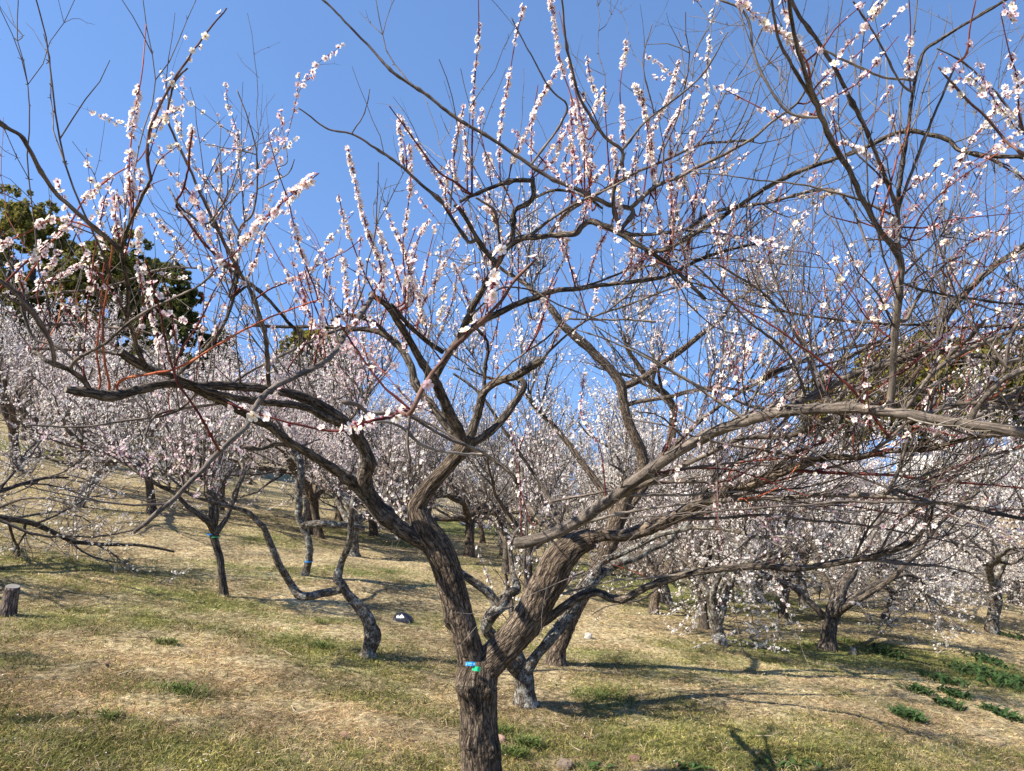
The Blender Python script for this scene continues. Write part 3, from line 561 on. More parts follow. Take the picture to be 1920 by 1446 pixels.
# medium branches: (points base->tip, r0, r1 in px, depth at base or None, depth at tip or None, material)
BR = [
 # left
 ([(172, 722), (160, 716), (128, 692), (87, 675)], 6, 6, None, 2.4, 'limb'),
 ([(105, 682), (98, 650), (85, 615), (62, 578), (30, 545), (-10, 520)], 5, 4.5, None, 2.2, 'twig'),
 ([(287, 700), (275, 690), (260, 657), (247, 615), (238, 599), (240, 549), (232, 500), (230, 467), (247, 413), (283, 337)], 6, 4, None, 2.0, 'limb'),
 ([(283, 337), (277, 300), (283, 247), (307, 190), (333, 143), (377, 77), (425, 18)], 3.0, 1.3, None, 1.95, 'brown'),
 ([(230, 467), (220, 463), (167, 410), (110, 360), (70, 307), (43, 257), (20, 243), (-8, 225)], 5, 4, None, 1.8, 'twig'),
 ([(160, 715), (133, 693), (150, 668), (200, 639), (240, 605), (277, 582), (340, 555), (400, 515)], 4, 2, None, 2.0, 'twig'),
 ([(505, 731), (503, 712), (493, 615), (473, 555), (443, 502), (433, 482), (400, 417), (373, 360), (353, 307), (333, 267), (313, 223), (317, 193), (330, 150), (350, 127)], 5, 2, None, 2.2, 'twig'),
 ([(385, 450), (345, 395), (313, 348)], 3, 1.8, 2.3, 2.3, 'twig'),
 ([(443, 502), (420, 490), (380, 447), (333, 383), (343, 350), (353, 307), (360, 240)], 3.5, 1.8, None, 2.0, 'shoot'),
 ([(430, 560), (440, 520), (445, 473), (448, 430), (473, 400), (482, 350), (482, 290), (467, 227), (445, 168)], 3, 1.2, 2.9, 2.8, 'twig'),
 ([(482, 290), (450, 282), (387, 272)], 1.6, 1, None, 2.8, 'twig'),
 ([(482, 355), (510, 340), (540, 323), (553, 297)], 1.6, 1, None, 2.8, 'twig'),
 ([(447, 432), (420, 385), (387, 330)], 1.8, 1, None, 2.7, 'twig'),
 ([(460, 415), (450, 333), (446, 293)], 1.5, 1, None, 2.7, 'twig'),
 ([(393, 420), (420, 370), (425, 330)], 1.8, 1, None, 2.3, 'twig'),
 ([(520, 315), (540, 300), (528, 228)], 1.2, .8, None, 2.9, 'twig'),
 ([(300, 718), (345, 690), (395, 640), (425, 590), (443, 540), (448, 500)], 5, 3.5, 3.0, 2.9, 'limb'),
 ([(405, 505), (440, 512), (490, 545), (540, 600), (575, 640)], 4, 4, 3.2, 3.5, 'limb'),
 ([(-10, 655), (60, 655), (150, 658), (225, 667)], 3.5, 4, 2.9, 2.9, 'limb'),
 ([(370, 735), (330, 770), (250, 790), (150, 800), (50, 795)], 3, 1.8, None, 2.6, 'twig'),
 ([(420, 760), (300, 775), (270, 817)], 3.5, 2.5, None, 2.8, 'twig'),
 ([(555, 838), (517, 833), (490, 842), (457, 839)], 6, 4, None, 3.3, 'limb'),
 ([(-5, 565), (60, 558), (120, 548), (190, 540), (260, 520), (300, 505), (370, 503)], 2.5, 2, 3.0, 3.0, 'twig'),
 ([(-5, 620), (60, 630), (110, 650), (150, 690), (160, 712)], 3.5, 2.5, 2.6, 2.65, 'twig'),
 ([(80, 610), (170, 615), (250, 620), (290, 630)], 2.5, 2, 2.8, 2.8, 'twig'),
 ([(100, 640), (50, 580), (0, 545), (-30, 530)], 2.5, 2, 2.4, 2.2, 'twig'),
 # red shoots on the left limb
 ([(205, 720), (197, 680), (192, 620), (197, 560), (203, 500), (212, 440)], 2.3, 1.3, None, 2.4, 'orange'),
 ([(188, 715), (185, 670), (190, 600), (193, 540), (200, 490)], 1.9, 1.1, None, 2.5, 'orange'),
 ([(220, 722), (235, 710), (280, 702), (330, 690), (400, 650), (460, 615), (520, 590), (600, 560)], 2.4, 1.3, None, 2.5, 'orange'),
 ([(322, 690), (340, 655), (375, 600), (400, 550), (425, 510)], 2.4, 1.4, None, 2.6, 'shoot'),
 ([(412, 845), (380, 795), (345, 745), (325, 715), (310, 660), (300, 600), (285, 540), (270, 490)], 3, 2, 1.8, 1.55, 'shoot'),
 ([(770, 775), (740, 775), (640, 808), (567, 802), (483, 782), (425, 757)], 3.5, 2, 1.5, 1.35, 'shoot'),
 ([(770, 772), (797, 722), (827, 682), (873, 632), (933, 572), (960, 529), (1003, 483)], 4.6, 2.4, 1.5, 1.45, 'brown'),
 ([(907, 832), (873, 831), (827, 812), (768, 777), (720, 772), (690, 772), (672, 758), (640, 752)], 2.5, 4.5, 1.7, 1.5, 'twig'),
 ([(768, 777), (763, 825), (768, 868)], 3.2, 3, 1.5, 1.5, 'twig'),
 ([(760, 765), (720, 725), (680, 670), (650, 625), (635, 600)], 3, 2, 1.5, 1.5, 'shoot'),
 ([(963, 845), (900, 850), (850, 850), (790, 838), (740, 800), (700, 790)], 2.2, 3, 1.9, 1.7, 'pale'),
 # centre
 ([(905, 735), (908, 690), (912, 640), (880, 600)], 5, 3, None, 3.8, 'limb'),
 ([(923, 485), (900, 453), (880, 423), (863, 393), (853, 385)], 6, 5, None, 3.3, 'limb'),
 ([(958, 455), (962, 420), (966, 395), (998, 377), (998, 337)], 6, 6, None, 3.3, 'limb'),
 ([(998, 337), (957, 341), (923, 353), (887, 368), (862, 380)], 5.5, 4, None, 3.25, 'limb'),
 ([(1187, 395), (1140, 383), (1090, 360), (1040, 337), (993, 310), (923, 263), (867, 227), (807, 183), (740, 140), (690, 83), (640, 32), (600, -5)], 5, 2, None, 3.0, 'twig'),
 ([(880, 455), (873, 447), (847, 413), (827, 380), (790, 347), (747, 307), (700, 273), (660, 250), (615, 240), (560, 203)], 4.5, 1.5, None, 3.1, 'twig'),
 ([(660, 253), (680, 215), (692, 165)], 1.5, .9, None, 3.0, 'twig'),
 ([(885, 368), (853, 340), (820, 317), (773, 253), (730, 197)], 3, 1.2, None, 3.0, 'shoot'),
 ([(997, 305), (1023, 273), (1047, 240), (1063, 197), (1033, 167), (1000, 110), (958, 32)], 2.8, 1.2, None, 2.9, 'twig'),
 ([(1160, 430), (1150, 383), (1153, 333), (1167, 283), (1133, 253), (1100, 200), (1083, 167), (1067, 100), (1052, -5)], 4.5, 2.2, None, 2.7, 'twig'),
 ([(1167, 283), (1207, 233), (1280, 177), (1325, 130), (1367, 62)], 3, 1.2, None, 2.8, 'twig'),
 ([(1190, 160), (1205, 120), (1222, 45)], 1.6, .9, 2.9, 2.9, 'twig'),
 ([(1030, 440), (1060, 400), (1110, 370), (1170, 335), (1250, 300), (1320, 270), (1413, 263)], 4, 2.5, None, 3.1, 'twig'),
 ([(1000, 377), (1040, 355), (1090, 365), (1130, 392)], 3.5, 3, None, 3.2, 'limb'),
 ([(990, 440), (1060, 395), (1150, 350), (1200, 320)], 3.5, 2, None, 3.0, 'twig'),
 ([(1160, 425), (1190, 440), (1280, 430), (1330, 400), (1400, 385), (1430, 380), (1513, 360), (1563, 358), (1597, 393), (1613, 433), (1630, 482)], 4, 2.5, None, 3.0, 'twig'),
 ([(885, 590), (905, 570), (940, 540), (1000, 545), (1050, 570), (1100, 590), (1140, 605)], 2, 1.5, 3.5, 3.4, 'twig'),
 ([(1010, 672), (1050, 640), (1100, 600), (1180, 570), (1260, 540), (1300, 530)], 2.8, 1.8, None, 3.5, 'twig'),
 ([(905, 740), (960, 680), (1020, 640), (1060, 605), (1075, 600), (1160, 600), (1230, 605)], 2, 2, 3.8, 3.7, 'twig'),
 ([(740, 640), (700, 605), (650, 590), (620, 600)], 5, 4, None, 4.0, 'limb'),
 ([(735, 573), (760, 600), (800, 640), (830, 660)], 5, 6, 3.4, 3.6, 'limb'),
 ([(640, 620), (560, 650), (480, 690), (430, 720)], 3.5, 2.5, 4.0, 3.6, 'twig'),
 ([(940, 480), (935, 440), (925, 395), (890, 370)], 3.5, 2.5, None, 3.3, 'twig'),
 # right of centre, arcs
 ([(1160, 440), (1230, 470), (1313, 433), (1380, 393), (1447, 347), (1513, 317), (1613, 280), (1697, 248), (1747, 253), (1783, 263), (1800, 280), (1847, 290), (1940, 293)], 5.5, 5, None, 2.7, 'limb'),
 ([(1180, 395), (1230, 350), (1280, 333), (1347, 297), (1413, 263), (1447, 233), (1497, 193), (1527, 133), (1540, 90)], 4.5, 1.8, None, 2.6, 'twig'),
 ([(1685, 470), (1683, 393), (1647, 293), (1613, 217), (1573, 140), (1540, 90), (1497, 27), (1480, -10)], 4.5, 4, None, 2.1, 'twig'),
 ([(1686, 475), (1684, 393), (1687, 333), (1700, 233), (1710, 167), (1727, 103), (1763, 73), (1807, 47), (1853, 20), (1900, -10)], 6, 3, None, 2.2, 'limb'),
 ([(1684, 395), (1723, 293), (1760, 200), (1797, 117)], 3.5, 2.2, None, 2.3, 'twig'),
 ([(1940, 260), (1920, 247), (1890, 200), (1847, 157), (1803, 115), (1757, 93)], 3, 1.5, 2.4, 2.35, 'twig'),
 ([(1530, 200), (1527, 193), (1497, 143), (1460, 73), (1445, -8)], 4, 3, None, 1.9, 'twig'),
 ([(1535, 222), (1527, 220), (1480, 210), (1447, 173), (1427, 133), (1413, 87), (1397, 27), (1350, 0)], 2.6, 2, None, 2.2, 'pale'),
 ([(1708, 172), (1683, 150), (1640, 65), (1600, 5)], 2.4, 2, None, 2.1, 'twig'),
 ([(1706, 152), (1660, 145), (1600, 115), (1545, 95)], 2.4, 2, None, 2.1, 'pale'),
 ([(1950, 310), (1920, 287), (1880, 253), (1847, 213), (1807, 177), (1757, 120)], 3.0, 1.8, 1.8, 1.75, 'brown'),
 ([(1597, 860), (1640, 845), (1690, 800), (1720, 770)], 3, 3, 2.9, 2.7, 'twig'),
 ([(1660, 930), (1690, 870), (1710, 800)], 4, 3, None, 3.0, 'twig'),
 ([(1647, 1043), (1680, 985), (1740, 930), (1745, 880)], 3, 2, None, 3.3, 'twig'),
 ([(1600, 1050), (1625, 1000), (1660, 950)], 2.5, 2, None, 3.4, 'twig'),
 ([(1535, 735), (1500, 640), (1440, 560), (1390, 520), (1340, 490)], 3.5, 2, None, 2.8, 'twig'),
 ([(1515, 750), (1490, 690), (1460, 650), (1400, 600), (1300, 500)], 3, 2, None, 2.8, 'twig'),
 ([(1560, 760), (1530, 690), (1470, 560), (1440, 480)], 2.5, 1.8, None, 2.8, 'twig'),
 ([(1390, 795), (1460, 650), (1500, 560)], 2.5, 1.5, None, 3.0, 'twig'),
 ([(1680, 760), (1750, 700), (1800, 650), (1850, 600)], 4.5, 3, None, 2.5, 'twig'),
 ([(1690, 765), (1760, 690), (1830, 650), (1950, 600)], 5, 4, None, 2.4, 'smooth'),
 ([(1700, 790), (1800, 755), (1950, 760)], 5, 4.5, None, 2.4, 'smooth'),
 ([(1700, 600), (1720, 560), (1770, 500), (1805, 482)], 3.5, 2, 2.6, 2.5, 'twig'),
 ([(1690, 530), (1740, 545), (1830, 562), (1950, 570)], 3.5, 3, None, 2.5, 'limb'),
 ([(1940, 620), (1800, 615), (1720, 610), (1640, 608), (1560, 600), (1400, 570)], 4, 2.5, 3.0, 3.1, 'limb'),
 ([(1940, 560), (1890, 640), (1880, 700)], 3, 3.5, 2.4, 2.4, 'twig'),
 ([(1240, 870), (1300, 800), (1380, 740), (1450, 700), (1480, 690)], 5, 3, None, 3.3, 'limb'),
 ([(1430, 900), (1490, 850), (1540, 830), (1590, 790)], 5, 3, None, 3.2, 'limb'),
 ([(1330, 820), (1345, 870), (1345, 930), (1350, 960)], 1.6, 1.4, 3.2, 3.3, 'twig'),
 ([(1300, 950), (1340, 900), (1410, 850), (1480, 830)], 4, 3, None, 3.6, 'twig'),
 ([(1280, 820), (1240, 780), (1190, 770)], 1.8, 1.5, None, 3.2, 'twig'),
 ([(1050, 1010), (1000, 960), (960, 890), (900, 850), (850, 845)], 7, 4, 4.8, 4.9, 'limb'),
 ([(1060, 1015), (1020, 920), (960, 830), (900, 740), (850, 700)], 4.5, 3, 4.7, 4.8, 'limb'),
]
PART = []
def add_branch(pts, r0, r1, d0, d1, mt, idx, own=True, wob=1.0, link=True):
    global REGA
    n = len(pts); nr = None
    if d0 is None:
        nr = near_reg(*pts[0]); d0 = nr[2]
    elif link:
        nr = near_reg(pts[0][0], pts[0][1], dref=d0)
    if d1 is None: d1 = d0
    a = np.array(pts, float); s = np.concatenate([[0], np.cumsum(np.hypot(*np.diff(a, axis=0).T))]); s /= s[-1]
    W = np.array([list(P(x, y, d0 + (d1 - d0) * k)) + [(r0 + (r1 - r0) * k) * (d0 + (d1 - d0) * k) / F] for (x, y), k in zip(pts, s)])
    if nr is not None:
        b0 = P(nr[0], nr[1], nr[2]); gap = np.linalg.norm(b0 - W[0, :3])
        if gap > .03: W = np.vstack([np.append(b0, W[0, 3] * 1.05), W] if gap < .12 or len(W) < 3 else [np.append(b0, W[0, 3] * 1.05), W[1:]])
        else: W[0, :3] = b0
    w4 = catmull(W, 6); rm = w4[:, 3].mean()
    w4, L = resample(w4, max(.012, rm * .9))
    w4 = wobble(w4, .006 * wob, 7)
    if wob: w4 = wobble(w4, .0018 * wob, 40)
    k = 12 if rm > .007 else 8
    rr = w4[:, 3]; sN = np.linspace(0, L, len(w4))
    for _ in range(int(L * 14)):
        c = rng.uniform(0, 1) * L; rr = rr * (1 + rng.uniform(.1, .4) * np.exp(-((sN - c) / (.006 + rm)) ** 2))
    w4[:, 3] = rr
    return w4, k
SHB = []
for br in BR:
    if br[5] in ('limb', 'smooth'): br = (br[0], br[1] * .74, br[2] * .74, *br[3:])
    elif br[5] == 'twig': br = (br[0], br[1] * .85, br[2] * .85, *br[3:])
    w4, k = add_branch(br[0], br[1] * (.8 if br[5] == 'shoot' else 1), br[2] * (.8 if br[5] == 'shoot' else 1), *br[3:], 0)
    if br[5] in ('shoot', 'brown'): SHB.append((w4, 'cream' if br[5] == 'brown' else 'pink'))
    g = Geo(); g.tube(w4[:, :3], w4[:, 3], k, disp=.08); g.obj('branch', M[br[5]], main)
    reg(w4, 0); EXT.append(w4); REGA = np.array(REG)
print('branches', len(BR))

# blossom bearing shoots: (points base->tip, bloom density per metre, style, r0)
SH = [
 ([(248, 413), (242, 317), (250, 233), (258, 187), (267, 133), (275, 45)], 85, 'pink', 2.2),
 ([(220, 463), (165, 425), (100, 412), (50, 437), (-5, 462)], 55, 'pink', 2.6),
 ([(60, 482), (100, 450), (133, 417), (160, 373), (213, 330), (267, 293), (290, 225), (300, 190)], 75, 'pink', 2.4),
 ([(-8, 545), (40, 500), (75, 470), (100, 450), (135, 420)], 45, 'pink', 2.6),
 ([(248, 413), (250, 370), (240, 320)], 60, 'pink', 2),
 ([(283, 337), (300, 300), (333, 275)], 40, 'cream', 1.6),
 ([(277, 300), (300, 230), (335, 205)], 45, 'cream', 1.5),
 ([(230, 470), (218, 420), (215, 365)], 70, 'pink', 2),
 ([(240, 480), (228, 420), (220, 355)], 40, 'pink', 2),
 ([(345, 350), (367, 377), (383, 417), (400, 460), (415, 490)], 65, 'rose', 2),
 ([(353, 307), (358, 270), (362, 235)], 60, 'pink', 1.6),
 ([(360, 490), (330, 450), (305, 425), (287, 400)], 55, 'pink', 1.8),
 ([(375, 520), (420, 490), (440, 477), (483, 423), (533, 377), (598, 325)], 75, 'pink', 2),
 ([(430, 560), (465, 520), (480, 482), (497, 427), (520, 395), (540, 355)], 75, 'pink', 2),
 ([(590, 540), (567, 482), (550, 420), (540, 377), (527, 340), (515, 300), (503, 253)], 75, 'pink', 2),
 ([(480, 560), (510, 540), (560, 520), (600, 495), (650, 470), (680, 445)], 50, 'pink', 2),
 ([(590, 690), (600, 610), (585, 560), (570, 500)], 35, 'rose', 2),
 ([(265, 640), (270, 590), (265, 540), (258, 480), (262, 430)], 85, 'pink', 2),
 ([(313, 700), (300, 655), (290, 610), (278, 565), (262, 520), (258, 490)], 75, 'pink', 2),
 ([(330, 640), (322, 590), (312, 540), (300, 505)], 60, 'pink', 1.8),
 ([(480, 740), (500, 700), (520, 650), (510, 610)], 30, 'pink', 1.6),
 ([(540, 690), (575, 640), (585, 580), (560, 520)], 35, 'pink', 1.6),
 ([(60, 560), (90, 530), (130, 510), (165, 488)], 60, 'pink', 1.8),
 ([(90, 600), (70, 560), (80, 520), (110, 480)], 45, 'pink', 1.6),
 ([(640, 808), (660, 802), (690, 790), (705, 785)], 40, 'pink', 2),
 # centre
 ([(885, 368), (885, 333), (885, 267), (887, 187), (892, 117), (897, 67), (897, -10)], 80, 'pink', 2.6),
 ([(937, 350), (937, 283), (940, 233), (947, 187), (957, 133), (967, 73), (982, 12)], 75, 'pink', 2),
 ([(1110, 330), (1087, 250), (1080, 217), (1067, 167), (1053, 127), (1043, 67), (1032, -8)], 90, 'pink', 2.2),
 ([(1100, 260), (1083, 190), (1070, 133), (1060, 77), (1048, 20)], 90, 'pink', 1.8),
 ([(955, 330), (960, 307), (977, 267), (997, 227), (1017, 180), (1050, 125)], 85, 'pink', 1.8),
 ([(1107, 365), (1100, 300), (1093, 267), (1107, 217), (1123, 187), (1110, 157), (1100, 103)], 75, 'pink', 1.8),
 ([(1170, 340), (1167, 233), (1163, 160), (1175, 80)], 95, 'pink', 2),
 ([(1230, 370), (1220, 260), (1207, 207), (1190, 158)], 90, 'pink', 2),
 ([(1200, 400), (1215, 300), (1223, 250), (1240, 213), (1257, 177), (1273, 115)], 90, 'pink', 2),
 ([(1215, 380), (1240, 280), (1257, 240), (1280, 200), (1302, 165)], 85, 'pink', 2),
 ([(1260, 400), (1285, 320), (1310, 270), (1345, 225)], 60, 'pink', 1.8),
 ([(715, 520), (707, 477), (690, 433), (673, 373), (663, 327), (652, 275)], 95, 'pink', 2),
 ([(760, 560), (756, 470), (757, 443), (765, 390), (770, 333), (768, 270)], 90, 'pink', 2),
 ([(775, 560), (757, 470), (737, 427), (720, 387)], 80, 'pink', 1.8),
 ([(770, 560), (765, 500), (780, 457), (803, 412)], 80, 'pink', 1.8),
 ([(760, 570), (740, 500), (720, 450), (703, 423)], 75, 'pink', 1.6),
 ([(790, 600), (785, 560), (770, 510), (760, 470)], 80, 'pink', 1.6),
 ([(800, 620), (790, 580), (810, 540), (830, 500), (858, 460)], 70, 'pink', 1.8),
 ([(760, 610), (730, 570), (700, 530), (650, 500), (640, 485)], 70, 'pink', 1.8),
 ([(780, 640), (750, 600), (745, 555), (725, 520), (690, 490)], 70, 'pink', 1.8),
 ([(885, 368), (860, 350), (850, 293), (860, 240), (870, 200)], 70, 'pink', 1.8),
 ([(925, 350), (910, 290), (900, 240), (905, 205)], 80, 'pink', 1.8),
 ([(885, 365), (845, 400), (835, 350), (845, 300)], 60, 'pink', 1.6),
 ([(960, 385), (945, 350), (925, 320), (915, 290)], 70, 'pink', 1.6),
 ([(1000, 335), (1040, 300), (1050, 260), (1055, 220)], 85, 'pink', 1.6),
 ([(1060, 350), (1060, 300), (1075, 260), (1105, 235)], 70, 'pink', 1.6),
 ([(1110, 395), (1105, 350), (1100, 300)], 30, 'rose', 2.2),
 ([(1260, 480), (1262, 400), (1255, 345), (1245, 300)], 35, 'rose', 2.4),
 ([(980, 440), (950, 400), (915, 395), (895, 385)], 50, 'pink', 1.6),
 ([(950, 470), (935, 430), (920, 400), (905, 385)], 60, 'cream', 1.6),
 ([(1040, 440), (1060, 380), (1080, 340)], 60, 'pink', 1.6),
 ([(1160, 400), (1150, 370), (1125, 345), (1100, 340)], 60, 'pink', 1.6),
 ([(1230, 540), (1210, 500), (1195, 470), (1190, 440)], 40, 'pink', 1.6),
 ([(1000, 600), (1020, 560), (1040, 520), (1060, 480), (1065, 450)], 80, 'pink', 1.8),
 ([(990, 660), (1010, 620), (1025, 570), (1045, 520)], 30, 'rose', 2.6),
 ([(905, 640), (898, 560), (893, 510), (890, 470)], 60, 'pink', 1.6),
 ([(930, 600), (940, 560), (960, 490), (975, 460)], 30, 'rose', 1.8),
 ([(920, 690), (935, 600), (945, 540)], 30, 'rose', 1.8),
 ([(820, 640), (850, 560), (858, 510), (880, 480)], 60, 'pink', 1.6),
 ([(1000, 985), (985, 950), (970, 880), (960, 820), (955, 780)], 35, 'pink', 1.5),
 ([(978, 995), (976, 940), (974, 880), (962, 810)], 45, 'pink', 1.6),
 # right
 ([(1525, 170), (1513, 117), (1480, 73), (1440, 50), (1400, 15), (1375, -5)], 60, 'pink', 2.6),
 ([(1505, 120), (1530, 100), (1547, 83), (1570, 50), (1623, 3)], 30, 'rose', 2.2),
 ([(1500, 95), (1490, 60), (1470, 20), (1465, -10)], 60, 'pink', 2.2),
 ([(1520, 175), (1530, 163), (1563, 127), (1587, 87), (1613, 60), (1655, 0)], 75, 'pink', 2),
 ([(1500, 200), (1520, 190), (1567, 137), (1607, 103), (1647, 63), (1695, 15)], 45, 'pink', 2),
 ([(1520, 215), (1540, 197), (1607, 157), (1647, 113), (1685, 68)], 55, 'pink', 2),
 ([(1710, 170), (1705, 120), (1707, 50), (1703, -8)], 85, 'pink', 2),
 ([(1540, 222), (1513, 213), (1480, 230), (1447, 213), (1397, 187), (1345, 160)], 70, 'pink', 2),
 ([(1797, 120), (1813, 100), (1820, 50), (1832, -8)], 60, 'rose', 2.4),
 ([(1925, 250), (1910, 215), (1907, 150), (1890, 93), (1875, 25)], 60, 'pink', 2.2),
 ([(1935, 60), (1900, 40), (1880, 10)], 50, 'rose', 2),
 ([(1790, 320), (1820, 267), (1847, 233), (1880, 187), (1925, 150)], 60, 'pink', 2),
 ([(1750, 420), (1780, 340), (1830, 300), (1880, 270), (1925, 240)], 50, 'pink', 2),
 ([(1700, 460), (1730, 400), (1780, 350), (1850, 300), (1920, 260)], 30, 'rose', 2.2),
 ([(1640, 350), (1660, 330), (1640, 300), (1610, 280), (1580, 270)], 50, 'pink', 1.6),
 ([(1600, 300), (1620, 240), (1650, 200), (1670, 165)], 40, 'pink', 1.6),
 ([(1700, 360), (1740, 330), (1770, 300)], 50, 'pink', 2),
 ([(1545, 450), (1548, 400), (1546, 360)], 90, 'pink', 1.6),
 ([(1440, 480), (1450, 430), (1460, 380), (1470, 340)], 60, 'pink', 1.5),
 ([(1390, 450), (1400, 420), (1420, 390), (1440, 400)], 50, 'pink', 1.5),
 ([(1360, 500), (1340, 430), (1320, 380), (1300, 330)], 45, 'rose', 2),
 ([(1290, 520), (1290, 460), (1300, 400), (1285, 350)], 70, 'pink', 1.8),
 ([(1310, 330), (1295, 290), (1300, 250)], 45, 'pink', 1.6),
 ([(1350, 360), (1360, 300), (1380, 270)], 20, 'pink', 1.4),
 ([(1690, 500), (1640, 600), (1600, 560), (1570, 520)], 25, 'cream', 2),
 ([(1680, 640), (1640, 610), (1600, 550), (1570, 500), (1560, 450)], 25, 'cream', 2),
 ([(1550, 740), (1560, 680), (1540, 600), (1550, 540)], 30, 'pink', 1.5),
 ([(1620, 700), (1640, 640), (1650, 560), (1640, 500)], 30, 'rose', 1.8),
 ([(1690, 700), (1760, 640), (1830, 570), (1900, 540)], 35, 'rose', 2.2),
 ([(1840, 750), (1870, 740), (1900, 700), (1925, 680)], 10, 'rose', 2.6),
 ([(1600, 830), (1610, 760), (1620, 700), (1630, 640)], 30, 'rose', 2),
 ([(1715, 800), (1740, 805), (1780, 815), (1808, 818)], 60, 'rose', 2.4),
 ([(1745, 650), (1720, 640), (1700, 660)], 40, 'pink', 2),
 ([(1780, 520), (1800, 470), (1850, 440), (1900, 430)], 45, 'pink', 1.8),
 ([(1720, 450), (1760, 420), (1800, 410), (1900, 400), (1930, 395)], 30, 'rose', 1.8),
 ([(1720, 520), (1780, 490), (1850, 500), (1925, 480)], 30, 'pink', 1.6),
 ([(1870, 600), (1880, 540), (1895, 500), (1905, 450)], 55, 'pink', 1.8),
 ([(1107, 900), (1125, 840), (1090, 780), (1095, 700)], 40, 'rose', 1.6),
]
FL_pos = []; FL_n = []; FL_s = []; FL_c = []; BU = []; NB = []
def bloom(w4, dens, style, start=.15, size=.0112, sink=None):
    L = np.linalg.norm(np.diff(w4[:, :3], axis=0), axis=1).sum()
    lst = sink if sink is not None else FL
    n = rng.poisson(max(0, L * (1 - start) * dens))
    if n == 0: return
    s = start + (1 - start) * rng.random(n)
    # clumpy: flowers sit in twos and threes at the nodes
    s = np.round(s * L / .017) * .017 / L + rng.normal(0, .004, n) / L
    s = np.clip(s, 0, 1)
    keep = vnoise(np.stack([s * L * 9, 0 * s + rng.random() * 99, 0 * s], -1)) > -.3
    s = s[keep]; n = len(s)
    if n == 0: return
    idx = s * (len(w4) - 1); i0 = np.clip(idx.astype(int), 0, len(w4) - 2); fr = (idx - i0)[:, None]
    c = w4[i0, :3] * (1 - fr) + w4[i0 + 1, :3] * fr; tg = unit(w4[i0 + 1, :3] - w4[i0, :3])
    o = unit(np.cross(tg, rng.normal(size=(n, 3)))); nr = unit(o + .35 * tg + .25 * rng.normal(size=(n, 3)) + np.array([-.1, -.1, .12]))
    sz = size * rng.uniform(.68, 1.2, n)
    pos = c + nr * (sz * .5 + w4[i0, 3])[:, None]
    buds = rng.random(n) < (.32 if style == 'rose' else .2)
    mixst = rng.random(n) < .12
    lst.append((pos, nr, sz, style, buds, mixst))
FL = []
SHW = []
for w4, st in SHB: bloom(w4, 24 if st == 'cream' else 36, st, start=.3)
for pts, dens, style, r0 in SH:
    d0 = None; nr = near_reg(*pts[0], rmin=.002); d0 = nr[2]
    d1 = d0 + rng.uniform(-.25, .1) * min(1, np.hypot(pts[-1][0] - pts[0][0], pts[-1][1] - pts[0][1]) / 250)
    w4, k = add_branch(pts, r0 * .8, max(.7, r0 * .38), d0, d1, 'shoot', 0, wob=.25)
    g = Geo(); w4[:, 3] = np.minimum(w4[:, 3], .006); SHW.append((w4, style, r0))
    bloom(w4, dens * 2.55, style, start=.12 if dens > 50 else .22)
    reg(w4[::3], 0)
REGA = np.array(REG)
for _ in range(58):
    A = REGA[(REGA[:, 0] > 560) & (REGA[:, 0] < 1420) & (REGA[:, 1] > 290) & (REGA[:, 1] < 690) & (REGA[:, 3] > .004)]
    a = A[rng.integers(len(A))]; ang = math.radians(rng.normal(90, 15)); L = rng.uniform(80, 215) * (.75 if a[1] < 340 else 1); cv = rng.normal(0, .12)
    pts = [(a[0] + L * q * math.cos(ang + cv * q), a[1] - L * q * math.sin(ang + cv * q)) for q in (0, .35, .7, 1)]
    w4, k = add_branch(pts, 1.5, .8, a[2], a[2] + rng.uniform(-.15, .1), 'shoot', 0, wob=.25); SHW.append((w4, 'pink', 1.5))
    bloom(w4, rng.uniform(120, 230), 'pink' if rng.random() < .8 else 'rose', start=.15)

# free-growing twigs on every branch
g_tw = Geo(); g_sh = Geo(); g_or = Geo(); g_pl = Geo()
for w4, style, r0 in SHW:
    (g_or if (r0 >= 2.2 and rng.random() < .5) else g_sh).tube(w4[:, :3], w4[:, 3], 6)
def web(n):
    for _ in range(n):
        A = REGA[(REGA[:, 0] > 1000) & (REGA[:, 1] > (330 if rng.random() < .45 else 640)) & (REGA[:, 1] < 1080) & (REGA[:, 3] > .006)]
        a = A[rng.integers(len(A))]; px0, py0, d = a[0], a[1], a[2]
        if d < 1.9: continue
        if py0 > 860: ang = rng.uniform(-8, 24)
        else: ang = rng.uniform(5, 62)
        ang = math.radians(ang); sgn = 1 if (rng.random() < .72 or px0 < 1250) else -1
        L = rng.uniform(230, 620); cv = rng.uniform(-.5, .35); pts = [(px0, py0)]; x, y = px0, py0
        for k in range(6):
            x += sgn * math.cos(ang) * L / 6; y -= math.sin(ang) * L / 6; ang += cv / 6 + rng.normal(0, .07); pts.append((x, y))
        r0 = rng.uniform(1.8, 4.0); u = rng.random()
        w4, k = add_branch(pts, min(r0, a[3] * F / d * .8), .9, d, d + rng.uniform(-.5, .5) * L / 500, 'twig', 0, link=False, wob=1.2)
        (g_pl if u < .3 else (g_sh if u > .9 else g_tw)).tube(w4[:, :3], w4[:, 3], 7); EXT.append(w4)
def grow(p, d, L, r, n=7, bend=.12, up=.10):
    pts = [p]; d = unit(d); st = L / n
    for i in range(n):
        d = unit(d + rng.normal(0, bend, 3) + np.array([0, 0, up]))
        pts.append(pts[-1] + d * st)
    rr = np.linspace(r, r * .45, n + 1)
    return np.concatenate([np.array(pts), rr[:, None]], 1)
cnt = 0
nweb0 = len(EXT)
web(52)
